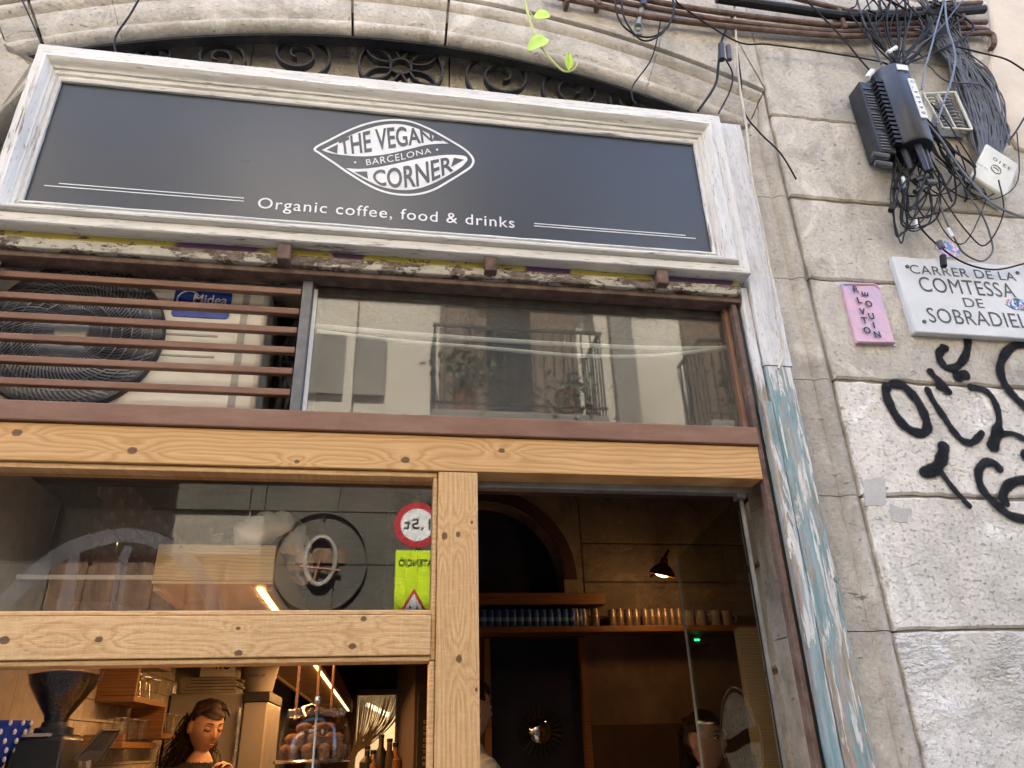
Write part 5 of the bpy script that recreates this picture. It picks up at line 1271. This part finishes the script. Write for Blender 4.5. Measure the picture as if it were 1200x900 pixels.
ptext('SOBRADIEL', (1090, 379), (1206, 384), zspan(1110, 363, 380))
for x, y in ((1063, 312.5), (1192, 320), (1083, 377)):
    p = at(x, y, PYf); MB().lathe([(.001, -.005), (.007, -.004), (.008, 0), (.001, 0)], (p.x, PYf, p.z), 12, 'Y').build('screw', M['engraved'], pq, True)
M['sticker'] = (lambda m: m.fin(m.ramp(m.noise(m.coord(), 45, 3), [(.36, (.05, .05, .10)), (.44, (.10, .28, .55)), (.52, (.75, .72, .75)), (.58, (.60, .10, .12)), (.64, (.05, .06, .10))], 'CONSTANT'), .5))(NT('sticker'))
M['sticker2'] = (lambda m: m.fin(m.ramp(m.noise(m.coord(), 50, 3), [(.38, (.10, .30, .55)), (.46, (.70, .40, .62)), (.56, (.80, .62, .75)), (.64, (.08, .10, .16))], 'CONSTANT'), .5))(NT('sticker2'))
def blobpoly(cx_, cz_, rx, rz, n=16, w_=.18): return [(cx_+rx*math.cos(2*math.pi*i/n)*(1+rnd.uniform(-w_, w_)), cz_+rz*math.sin(2*math.pi*i/n)*(1+rnd.uniform(-w_, w_))) for i in range(n)]
p = at(1190, 357, PYf); o = MB().prism(blobpoly(p.x+.01, p.z, .055, .024), PYf-.003, PYf-.0005).build('sticker', M['sticker'], None); tag(o, 'small dark multicoloured sticker on the street plaque', 'sticker')
p = at(1112, 292, -.004); o = MB().prism(blobpoly(p.x, p.z, .048, .04), -.004, .001).build('sticker', M['sticker2'], None); tag(o, 'small pink and blue sticker on the stone above the plaque', 'sticker')
# pink clay plaque
pk = thing('pink_clay_plaque', 'pink clay plaque with scattered black letters on the stone', 'plaque', (1.68, 0, 2.85))
q = [at(986, 332, -.012), at(1008, 331, -.012), at(1024, 331.5, -.012), at(1031, 338, -.012), at(1040, 370, -.012), at(1049, 402, -.012), at(1025, 402, -.012), at(1004, 401, -.012), at(995, 366, -.012)]
M['pink'] = (lambda m: (m.bump(m.noise(m.coord(), 30, 4), .5, .006), m.fin(m.ramp(m.noise(m.coord(), 9, 4, .6, .6), [(.32, (.42, .36, .54)), (.5, (.58, .36, .48)), (.68, (.60, .43, .51))]), .3))[1])(NT('pink'))
MB().prism([xz(p) for p in q], -.014, .002, bevel=.004).build('slab', M['pink'], pk)
m = MB(); m.tube([at(1004, 400, -.016), at(1025, 400.5, -.017), at(1048, 401, -.016)], .006, 7, 3); m.tube([at(988, 333, -.014), at(1008, 333, -.016), at(1024, 333.5, -.014), at(1031, 339, -.014)], .0045, 7, 3)
m.build('rolled_edge', M['pink'], pk, True)
for ch, x, y, ro in (('R', 1003, 339, 0), ('L', 1007, 352, 4), ('V', 1010.5, 365, 0), ('T', 1013, 375.5, 0), ('O', 1016, 387, 0), ('E', 1013.5, 344.5, 82), ('O', 1018, 356, 0), ('U', 1021, 370.5, 3), ('I', 1024, 381, 0), ('N', 1028, 392, 6)):
    v, f = text_fit(ch, h=.027, bold=.035); p = at(x, y, -.0185); wd = max(a for a, b in v); Rm = Matrix.Rotation(R(ro), 2)
    MB().add([(p.x+(Rm @ Vector((a-wd/2, b-.0135))).x, -.0192, p.z+(Rm @ Vector((a-wd/2, b-.0135))).y) for a, b in v], f).build('letter', M['ink'], pk)
# graffiti
gf = thing('graffiti', 'black spray-painted scrawl on the pale stone below the street plaque', 'graffiti', (1.9, 0, 2.2))
def spray(pts, wpx, ends=(1, 1)):
    P = [at(1000+x/3.75, 380+y/3.75, 0) for x, y in pts]; P = crom([Vector((p.x, p.z)) for p in P], 9)
    hw = wpx/3.75/2*.00287*1.12; n = len(P); L = [0]
    for i in range(1, n): L.append(L[-1]+(P[i]-P[i-1]).length)
    vs = []; ed = []
    for i in range(n):
        t = (P[min(i+1, n-1)]-P[max(i-1, 0)]).normalized(); nn = Vector((-t.y, t.x))
        d = min(L[i], L[-1]-L[i]); k = math.sqrt(max(0.0, 1-(1-min(1, d/hw))**2)); w_ = hw*max(.08, k)*(1+.10*math.sin(i*.5))
        for j, e in ((-1, 0.), (-.62, .8), (0, 1.), (.62, .8), (1, 0.)):
            q = P[i]+nn*w_*j*1.08; vs.append((q.x, -.0035-.0002*len(gf.children), q.y)); ed.append(e*min(1, .25+k))
    o = MB(); o.add(vs, [(i*5+j, i*5+j+1, i*5+j+6, i*5+j+5) for i in range(n-1) for j in range(4)])
    me = bpy.data.meshes.new('spray_stroke'); me.from_pydata(o.v, [], o.f); at_ = me.attributes.new('edge', 'FLOAT', 'POINT'); at_.data.foreach_set('value', ed)
    ob_ = bpy.data.objects.new('spray_stroke', me); COL.objects.link(ob_); me.materials.append(M['spray']); par(ob_, gf)
spray([(445, 18), (485, 28), (500, 80), (490, 140), (455, 185), (415, 195), (385, 170), (375, 135), (388, 112), (402, 112)], 40)
spray([(378, 108), (402, 108), (418, 116)], 52); spray([(440, 242), (475, 225), (512, 228)], 55); spray([(325, 195), (350, 228), (385, 262), (428, 312)], 36); spray([(355, 270), (395, 285), (425, 310)], 40)
spray([(150, 262), (140, 300), (160, 360), (200, 425), (250, 468), (300, 480), (322, 455), (312, 410), (285, 350), (245, 300), (205, 268), (150, 268)], 46)
spray([(316, 275), (345, 335), (395, 410), (435, 470), (475, 512), (515, 522), (545, 500), (568, 470)], 34)
spray([(495, 278), (545, 285), (590, 305), (622, 355), (636, 420), (630, 470)], 34); spray([(640, 445), (620, 500), (603, 560)], 58); spray([(630, 490), (690, 482), (750, 508), (800, 540)], 28)
spray([(390, 515), (392, 560), (378, 605), (350, 640), (285, 660)], 56); spray([(365, 630), (405, 685), (448, 740), (515, 812)], 28)
spray([(650, 655), (615, 615), (572, 612), (545, 650), (552, 705), (580, 752), (635, 805), (690, 845), (770, 862)], 40); spray([(780, 690), (715, 690), (668, 718), (652, 765), (680, 805)], 44)
spray([(780, 85), (700, 98), (655, 145), (640, 205), (660, 265), (700, 318), (750, 365), (820, 430)], 44); spray([(760, 560), (745, 585), (790, 600)], 40)
spray([(1000, 1040), (700, 1000), (690, 985)], 10) if False else None

# splice closure
BYc = -.10
t0, b0 = at(1048, 92, BYc), at(1066, 170, BYc)
BX = (t0.x+b0.x)/2+.0; BZ1, BZ0 = t0.z+.02, b0.z-.02
sp = thing('cable_splice_closure', 'black cylindrical cable splice box with ribbed side hung on the stone', 'junction box', (BX, 0, BZ0))
rad = .082
m = MB(); prof = []
n = 20; vs = []
for z, k in ((BZ0, .93), (BZ0+.012, 1), (BZ1-.012, 1), (BZ1, .90)):
    for i in range(n+1):
        a = math.pi*i/n; vs.append((BX+rad*k*math.cos(a), -.075-rad*1.15*k*math.sin(a), z))
    vs += [(BX-rad*k, -.02, z), (BX+rad*k, -.02, z)]
w_ = n+3
fs = [(j*w_+i, j*w_+(i+1) % w_, (j+1)*w_+(i+1) % w_, (j+1)*w_+i) for j in range(3) for i in range(w_)]+[tuple(range(w_)), tuple(range(3*w_, 4*w_))]
m.add(vs, fs); m.build('shell', M['black_plastic'], sp, True, 40)
MB().box(BX-rad-.075, BX-rad-.004, -.10, -.015, BZ0-.03, BZ1-.06).build('side_housing', M['black_plastic'], sp, bev=.006)
for k in range(15):
    z = BZ0+.0+k*(BZ1-BZ0-.06)/15
    MB().box(BX-rad-.02, BX-rad+.012, -.128, -.06, z, z+.013).build('rib', M['black'], sp)
for k in range(22):
    z = BZ0-.02+k*(BZ1-BZ0-.07)/22
    MB().box(BX-rad-.068, BX-rad-.03, -.104, -.098, z, z+.007).build('vent_slot', M['cable_grey'], sp) if k % 7 != 6 else None
l0 = BX+.022
MB().box(l0-.014, l0+.014, -.1735, -.166, BZ0+.10, BZ1-.10).build('number_label', M['label_white'], sp)
for i, ch in enumerate('Q-48440'):
    v, f = text_fit(ch, h=.018, bold=.01) if ch != '-' else text_fit(ch, w=.008)
    zz = BZ1-.115-i*(BZ1-BZ0-.22)/7-.012
    MB().add([(l0+b-.009, -.1745, zz+a*.9) for a, b in v], f).build('lettering', M['ink'], sp)
MB().box(BX-.02, BX+.03, -.171, -.163, BZ1-.05, BZ1-.02).build('maker_label', M['label_white'], sp)
for dx, dy, ln in ((-.045, -.09, .10), (-.005, -.12, .13), (.035, -.10, .10), (.055, -.06, .08), (-.06, -.05, .09)):
    MB().tube([(BX+dx, dy, BZ0+.02), (BX+dx+.004, dy, BZ0-ln*.5), (BX+dx+.006, dy, BZ0-ln)], lambda t: .017-.006*t, 9, 2).build('gland', M['black_plastic'], sp, True)
for x, y in ((1019, 185), (1022, 195)): p = at(x+15, y, -.09); MB().tube([p+Vector((-.04, 0, .012)), p+Vector((.02, -.01, -.004))], .013, 8, 1).build('plug', M['cable_grey'], sp, True)

# white junction box
q = [at(x, y, -.07) for x, y in ((1156, 167), (1194, 192), (1181, 232), (1137, 205))]
wj = thing('white_junction_box', 'off-white plastic junction box tilted among the cables', 'junction box', (q[0].x, 0, q[3].z))
cen = sum(q, Vector())/4
vs = [cen+(p-cen)*1.0 for p in q]+[Vector((p.x, -.004, p.z)) + Vector((.012, 0, -.02)) for p in q]
MB().add(vs, [(0, 1, 2, 3), (7, 6, 5, 4)]+[(i, (i+1) % 4, 4+(i+1) % 4, 4+i) for i in range(4)]).build('case', M['white_plastic'], wj, True, 30, bev=.009)
ex = (q[1]-q[0]).normalized(); ez = (q[0]-q[3]).normalized()
def on_box(pts, u0, v0, rot180=True):
    return [cen+ex*((-a if rot180 else a)+u0)+ez*((-b if rot180 else b)+v0)+Vector((0, -.0012, 0)) for a, b in pts]
v, f = text_fit('3310', w=.085, h=.02); MB().add(on_box(v, .055, .062), f).build('lettering', M['cable_grey'], wj)
v, f = text_fit('CE 2077', w=.05, h=.009); MB().add(on_box(v, -.03, -.028), f).build('lettering', M['cable_grey'], wj)
m = MB(); m.tube([cen+ex*(.022*math.cos(a))+ez*(.022*math.sin(a))+Vector((0, -.0015, 0)) for a in [i*math.pi/10 for i in range(20)]], .0014, 4, 1, closed=True)
m.tube([cen+ex*-.014+Vector((0, -.0015, 0)), cen+ez*.006+Vector((0, -.0015, 0)), cen+ex*.014+Vector((0, -.0015, 0))], .0014, 4, 3); m.build('moulded_mark', M['cable_grey'], wj)

# open terminal frame
q = [at(x, y, -.06) for x, y in ((1082, 110), (1119, 108), (1139, 152), (1105, 150))]
tm = thing('terminal_frame', 'open metal terminal frame with coiled connectors between the splice box and cables', 'terminal box', (q[0].x, 0, q[2].z))
for a, b in ((0, 1), (1, 2), (2, 3), (3, 0)): MB().tube([q[a], q[b]], .006, 6, 1).build('frame_bar', M['white_plastic'], tm)
mid = [q[0].lerp(q[1], .45), q[3].lerp(q[2], .45)]; MB().tube(mid, .004, 6, 1).build('frame_bar', M['white_plastic'], tm)
MB().add([p+Vector((0, .045, 0)) for p in q], [(0, 1, 2, 3)]).build('back_plate', M['galv'], tm)
for col_ in (.25, .72):
    a, b = q[0].lerp(q[1], col_), q[3].lerp(q[2], col_); pts = []
    for i in range(100):
        t = i/99; an = t*2*math.pi*11; pts.append(a.lerp(b, t)+Vector((.018*math.cos(an), .012*math.sin(an)+.01, .004*math.sin(an))))
    MB().tube(pts, .0035, 5, 1).build('coil', M['galv'], tm, True)
wp = [at(x, y, -.05) for x, y in ((1083, 110), (1098, 110), (1090, 148), (1082, 140))]
MB().add(wp+[p+Vector((0, .04, 0)) for p in wp], [(0, 1, 2, 3), (7, 6, 5, 4)]+[(i, (i+1) % 4, 4+(i+1) % 4, 4+i) for i in range(4)]).build('side_box', M['white_plastic'], tm)

# pipes along the top
def pix(pts, Y): return [at(q[0], q[1], q[2] if len(q) > 2 else Y) for q in pts]
pipes = [([(640, -6), (700, 6), (757, 19), (863, 32), (984, 42), (1052, 40.5), (1120, 40), (1158, 39), (1165, 46), (1164, 54), (1159, 60, .02)], .0125, 'rust', 'lowest rusty pipe with an elbow along the top of the wall'),
         ([(655, -12), (757, 8), (863, 26), (977, 37), (1052, 34), (1110, 33), (1152, 34), (1160, 40, .01)], .0115, 'rust', 'rusty pipe just above the lowest pipe'),
         ([(690, -15), (773, 3), (863, 17), (977, 29.5), (1033, 28.5), (1100, 26), (1156, 26)], .0125, 'rust', 'rusty pipe right below the thick black pipe'),
         ([(840, -2), (931, 11), (975, 17), (1014, 20.5), (1060, 20), (1100, 15.5), (1153, 11)], .021, 'cable_black', 'thick black conduit among the rusty pipes'),
         ([(900, -10), (992, 12), (1030, 15), (1060, 13), (1110, 6), (1150, 3)], .0115, 'rust', 'highest rusty pipe above the thick black conduit')]
for pts, r_, mm, lb in pipes:
    o = MB().tube(pix(pts, -.035 if mm == 'rust' else -.05), r_, 10, 6).build('pipe', M[mm], None, True); tag(o, lb, 'pipe', 'pipes along the top of the wall')
for i, (x, y) in enumerate(((984, 25), (1127, 25), (700, 4), (664, 2))):
    p = at(x, y, -.03); o = MB().box(p.x-.010, p.x+.010, -.055, .001, p.z-(.07 if i < 2 else .025), p.z+(.06 if i < 2 else .03)).build('pipe_clamp', M['rust'], None, bev=.004)
    tag(o, ['rusty pipe clamp above the left side of the splice box', 'rusty pipe clamp near the corner end of the pipes', 'rusty pipe clamp left of the steel cable hook', 'leftmost rusty pipe clamp above the arch'][i], 'clamp')
# individual cables
cabs = [
 ([(860, -8), (863, 49), (866, 94), (875, 151), (881, 208), (893, 264), (906, 340), (914, 390), (918, 415), (912, 432)], .0052, 'cable_white', -.03, 'long white cable running down beside the jamb board'),
 ([(790, -5), (800, 8), (862, 48), (900, 52), (960, 60), (1030, 72), (1045, 80)], .0042, 'cable_black', -.05, 'thin black cable crossing the stone to the splice box'),
 ([(862, 46), (868, 90), (872, 130), (890, 155), (915, 180), (933, 210)], .0042, 'cable_black', -.02, 'loose black cable end hanging over the jamb stone'),
 ([(858, 20), (845, 50), (842, 75), (838, 100), (818, 130)], .0065, 'cable_black', -.03, 'thick black cable dropping behind the sign corner'),
 ([(848, 66), (858, 85), (856, 105), (842, 133)], .0042, 'cable_black', -.035, 'thin black cable beside the coupler by the sign corner'),
 ([(775, 20), (768, 55), (760, 75), (742, 100), (741, 115), (746, 122)], .0036, 'cable_black', -.03, 'thin black cable falling from the hook into the fanlight'),
 ([(165, -5), (152, 18), (138, 38), (134, 50), (136, 62)], .0045, 'cable_black', -.02, 'thin dark cable dropping into the left of the fanlight'),
 ([(24, -4), (36, 22), (48, 50)], .0035, 'cable_black', -.006, 'straight black cable on the top left stone'),
 ([(940, -5), (985, 42), (1010, 72), (1022, 85)], .0045, 'cable_black', -.07, 'straight black cable slanting to the left top of the splice box'),
 ([(1003, -5), (1012, 25), (1024, 55), (1033, 75)], .0055, 'cable_grey', -.07, 'grey cable dropping straight to the splice box top'),
 ([(1060, -4), (1061, 30), (1058, 75)], .004, 'cable_black', -.08, 'vertical black cable behind the splice box top'),
 ([(1108, -5), (1098, 30), (1090, 60), (1084, 80), (1080, 105)], .0045, 'cable_blue', -.09, 'pale blue-grey cable falling left of the terminal frame'),
 ([(1107, -5), (1110, 30), (1119, 62), (1116, 90), (1104, 125), (1098, 145)], .005, 'cable_blue', -.10, 'pale blue-grey cable looping across the terminal frame'),
 ([(1132, -5), (1100, 35), (1075, 55), (1065, 62)], .004, 'cable_grey', -.08, 'grey cable slanting down left from the pipes'),
 ([(1118, 54), (1150, 62), (1180, 70), (1205, 86)], .0048, 'cable_black', -.08, 'black cable curving off to the right edge below the pipes'),
 ([(1128, 58), (1155, 78), (1168, 100), (1175, 135), (1172, 165)], .004, 'cable_grey', -.06, 'grey cable arching along the plaster corner'),
 ([(1048, 60), (1075, 62), (1090, 78), (1110, 95), (1150, 100), (1165, 120), (1178, 150), (1183, 170)], .0045, 'cable_grey', -.07, 'grey cable snaking from box top to the corner bundle'),
 ([(1205, 130), (1190, 155), (1178, 168), (1165, 166)], .005, 'cable_black', -.05, 'short black cable entering from the right edge'),
 ([(1078, 135), (1100, 160), (1120, 190), (1140, 215), (1165, 240), (1200, 255), (1225, 262)], .0058, 'cable_blue', -.09, 'thick blue-grey cable sweeping under the white junction box'),
 ([(1082, 140), (1104, 168), (1120, 200), (1138, 232), (1152, 254), (1160, 275), (1163, 295), (1150, 306), (1130, 297), (1120, 282), (1110, 262), (1098, 232)], .0042, 'cable_grey', -.08, 'large grey loop hanging beside the white junction box'),
 ([(1076, 255), (1080, 268), (1100, 288), (1130, 308), (1165, 316), (1200, 309), (1230, 300)], .0042, 'cable_black', -.06, 'black cable sagging across the top of the street plaque'),
]
for pts, r_, mm, Y, lb in cabs:
    o = MB().tube(pix(pts, Y), r_*.86, 7, 7).build('cable', M[mm], None, True); tag(o, lb, 'cable')
# uncountable tangles
m = MB(); r2 = random.Random(3)
for k in range(46):
    x0 = r2.uniform(1096, 1136); f_ = r2.random(); d = r2.uniform(-.09, -.02)
    m.tube(pix([(x0-20+r2.uniform(-14, 14), r2.uniform(-8, 45)), (x0, 52+r2.uniform(-8, 8)), (1118+40*f_+r2.uniform(-6, 6), 88+r2.uniform(-8, 8)), (1130+46*f_+r2.uniform(-5, 5), 125+r2.uniform(-8, 8)), (1142+38*f_+r2.uniform(-5, 5), 160+r2.uniform(-6, 6)), (1146+26*f_, 186+r2.uniform(-6, 6)), (1152+18*f_, 204)], max(d, -.055)), r2.choice((.0036, .0048, .006)), 6, 4)
o = m.build('cable_bundle', M['cable_grey'], None, True); tag(o, 'thick bundle of grey cables sweeping down the wall corner', 'cables', kind='stuff')
m = MB()
for k in range(26):
    a = r2.uniform(1005, 1115); b = a+r2.uniform(-20, 60)
    m.tube(pix([(a, r2.uniform(-12, 2)), ((a+b)/2+r2.uniform(-20, 20), r2.uniform(4, 22)), (b, r2.uniform(14, 40)), (b*.4+1052*.6, r2.uniform(56, 66)), (1050+r2.uniform(-14, 14), 82)], r2.uniform(-.09, -.06)), r2.choice((.0028, .0036, .005)), 6, 5)
o = m.build('overhead_tangle', M['cable_black'], None, True); tag(o, 'tangle of thin black wires over the pipes', 'cables', kind='stuff')
m = MB()
for k in range(17):
    x = r2.uniform(1045, 1098); y = r2.uniform(182, 205); x2 = x+r2.uniform(-30, 50); y2 = r2.uniform(215, 275); x3 = x2+r2.uniform(10, 55)
    m.tube(pix([(x, y), ((x+x2)/2+r2.uniform(-12, 8), (y+y2)/2), (x2, y2), ((x2+x3)/2, y2+r2.uniform(-4, 14)), (x3, y2-r2.uniform(10, 40)), (x3-r2.uniform(0, 20), y2-r2.uniform(40, 80))], r2.uniform(-.10, -.03)), r2.choice((.0024, .003, .0042)), 6, 5)
for k in range(13):
    x = r2.uniform(1075, 1100); y = r2.uniform(120, 165)
    m.tube(pix([(x, y), (x+r2.uniform(5, 20), y+22), (x+r2.uniform(20, 50), y+48), (x+r2.uniform(30, 70), y+75)], r2.uniform(-.09, -.03)), r2.choice((.003, .0045)), 6, 4)
o = m.build('lower_tangle', M['cable_black'], None, True); tag(o, 'tangle of black wires and plugs hanging under the splice box', 'cables', kind='stuff')
for i, (x, y, dx, dy, r_, mm) in enumerate(((1058, 208, 3, 12, .007, 'label_white'), (1048, 238, -4, 9, .012, 'cable_black'), (1072, 212, 14, -6, .012, 'black_plastic'), (1085, 214, 12, 0, .013, 'cable_grey'), (1072, 225, 12, -6, .01, 'black_plastic'), (1110, 268, 6, 10, .009, 'label_white'), (1100, 283, 4, 8, .012, 'cable_grey'), (1105, 300, 1, 12, .012, 'cable_black'), (1073, 258, 1, 8, .007, 'label_white'), (1040, 62, 10, -6, .010, 'label_white'), (1016, 92, 6, -8, .014, 'label_white'), (845, 52, 1, 18, .013, 'black_plastic'), (853, 54, 2, 16, .011, 'cable_grey'))):
    o = MB().tube([at(x, y, -.085), at(x+dx, y+dy, -.085)], r_, 9, 1).build('cable_connector', M[mm], None, True)
    tag(o, ['white tag hanging just under the splice box', 'lone black plug dangling left of the tangle', 'upper black connector in the tangle below the box', 'grey connector at the middle of the tangle', 'lower black connector in the tangle', 'white tag on the loop above the plaque', 'grey coupler beside the pink sticker', 'black plug touching the top of the plaque', 'short white cable tie below the connectors', 'white tag at the top of the splice box', 'white connector at the left shoulder of the splice box', 'black coupler above the sign corner', 'grey clip beside the coupler above the sign corner'][i], 'connector')
# steel hook with a coil
hk = thing('steel_hook', 'galvanised steel hook plate fixed above the arch', 'hook', (at(748, 30, 0).x, 0, at(748, 38, 0).z))
q = [at(742, 40, -.012), at(753, 40, -.012), at(754, 27, -.012), at(744, 27, -.012)]
MB().prism([xz(p) for p in q], -.014, .002, bevel=.002).build('plate', M['galv'], hk)
MB().tube(pix([(748, 30), (750, 18), (753, 6)], -.025), .014, 6, 2).build('tongue', M['galv'], hk, True)
MB().tube(pix([(753, 8), (755, -4)], -.035), .018, 8, 1).build('clamp', M['black_plastic'], hk, True)
p = at(748, 34, -.018); MB().ball(p, .011, (1, .6, 1)).build('bolt', M['galv'], hk, True)
o = MB().tube(pix([(722, -8), (722, 12), (730, 30), (748, 42), (768, 42), (784, 28), (790, 8), (786, -8)], -.06), .0042, 7, 6)
o.tube(pix([(728, -8), (732, 22), (752, 47), (775, 40), (789, 18), (788, -4)], -.07), .0042, 7, 6)
tag(o.build('cable_coil', M['cable_black'], None, True), 'loops of black cable hung on the steel hook', 'cable')

# trailing plant
vine = thing('trailing_plant', 'hanging vine shoot with three lime green leaves over the arch', 'plant', (at(640, 0, -.12).x, -.12, at(640, -20, -.12).z))
VY = -.14
MB().tube(pix([(612, -14), (617, 10), (622, 27), (628, 45), (640, 63), (656, 80), (664, 84), (671, 82), (676, 76), (676.5, 71)], VY), lambda t: .0055-.003*t, 7, 5).build('stem', M['stem'], vine, True)
MB().tube(pix([(620, 13), (625, 20), (628, 24)], VY), .0022, 6, 3).build('stalk', M['stem'], vine, True)
def leaf(base, tip, wpx, cup):
    b, t = at(*base, VY), at(*tip, VY-.02); ax = t-b; L = ax.length; ax.normalize(); sd_ = ax.cross(Vector((0, -1, 0))).normalized(); nn = sd_.cross(ax)
    w_ = wpx*.0034; n = 9; vs = []
    for i in range(n+1):
        u_ = i/n; ww = w_*(math.sin(math.pi*min(1, u_**.72))**.75 if 0 < u_ < 1 else 0.02)
        for j in (-1, -.5, 0, .5, 1): vs.append(b+ax*L*u_+sd_*ww*j+nn*(cup*abs(j)*ww-.25*L*(u_*(1-u_))*.4))
    o = MB().add(vs, [(i*5+j, i*5+j+1, i*5+j+6, i*5+j+5) for i in range(n) for j in range(4)]).build('leaf', M['leaf'], vine, 'raw')
    s_ = o.modifiers.new('t', 'SOLIDIFY'); s_.thickness = .001
    MB().tube([b+ax*L*u_+nn*(-.1*L*(u_*(1-u_))-.0012) for u_ in (0, .25, .5, .75, .97)], lambda t: .0016*(1-.7*t), 5, 3).build('midrib', M['stem'], o, True)
leaf((626, 18), (645, 20), 9.5, .25); leaf((640, 45), (618, 60), 9, .55); leaf((666, 83), (666, 61), 5, .8)

SUB = [('shop_sign', 'emblem_lettering', 'panel'), ('shop_sign', 'rule_line', 'panel'), ('shop_sign', 'lettering', 'panel'), ('shop_sign', 'emblem', 'panel'), ('air_conditioner', 'guard_spokes', 'fan_ring'), ('street_name_plaque', 'lettering', 'slab'),
       ('pink_clay_plaque', 'letter', 'slab'), ('cable_splice_closure', 'lettering', 'number_label'), ('cable_splice_closure', 'vent_slot', 'side_housing'), ('cable_splice_closure', 'rib', 'shell'), ('terminal_frame', 'coil', 'back_plate'),
       ('white_junction_box', 'lettering', 'case'), ('white_junction_box', 'moulded_mark', 'case'), ('warning_sign', 'triangle_field', 'triangle'), ('warning_sign', 'lettering', 'board'), ('weight_limit_sign', 'lettering', 'face'), ('glass_door', 'emblem', 'pane'),
       ('timber_shopfront', 'frosted_emblem', 'pane'), ('bottle', 'cap', 'body'), ('jar', 'lid', 'body'), ('mug', 'handle', 'body'), ('person', 'iris', 'eye'), ('white_carton', 'lettering', 'box'), ('white_tub', 'lettering', 'tub'), ('blackboard', 'lettering', 'board'), ('cake_dome', 'knob', 'dome'), ('cake_dome', 'fluted_band', 'dome'), ('fridge', 'handle', 'cabinet'), ('steel_hook', 'bolt', 'plate'), ('coffee_grinder', 'beans', 'hopper'), ('coffee_grinder', 'front_plate', 'body')]
base = lambda o: o.name.split('.')[0]
for r_ in ROOTS:
    for tn, cn, pn in SUB:
        if base(r_) != tn: continue
        ps = [c for c in r_.children if base(c) == pn]
        if not ps: continue
        for c in list(r_.children):
            if c not in ps and (base(c) == cn or (cn == 'emblem' and base(c).startswith('emblem'))):
                c.parent = ps[0]; c.matrix_parent_inverse = Matrix()
for r_ in ROOTS:
    if '_b' in r_: del r_['_b']
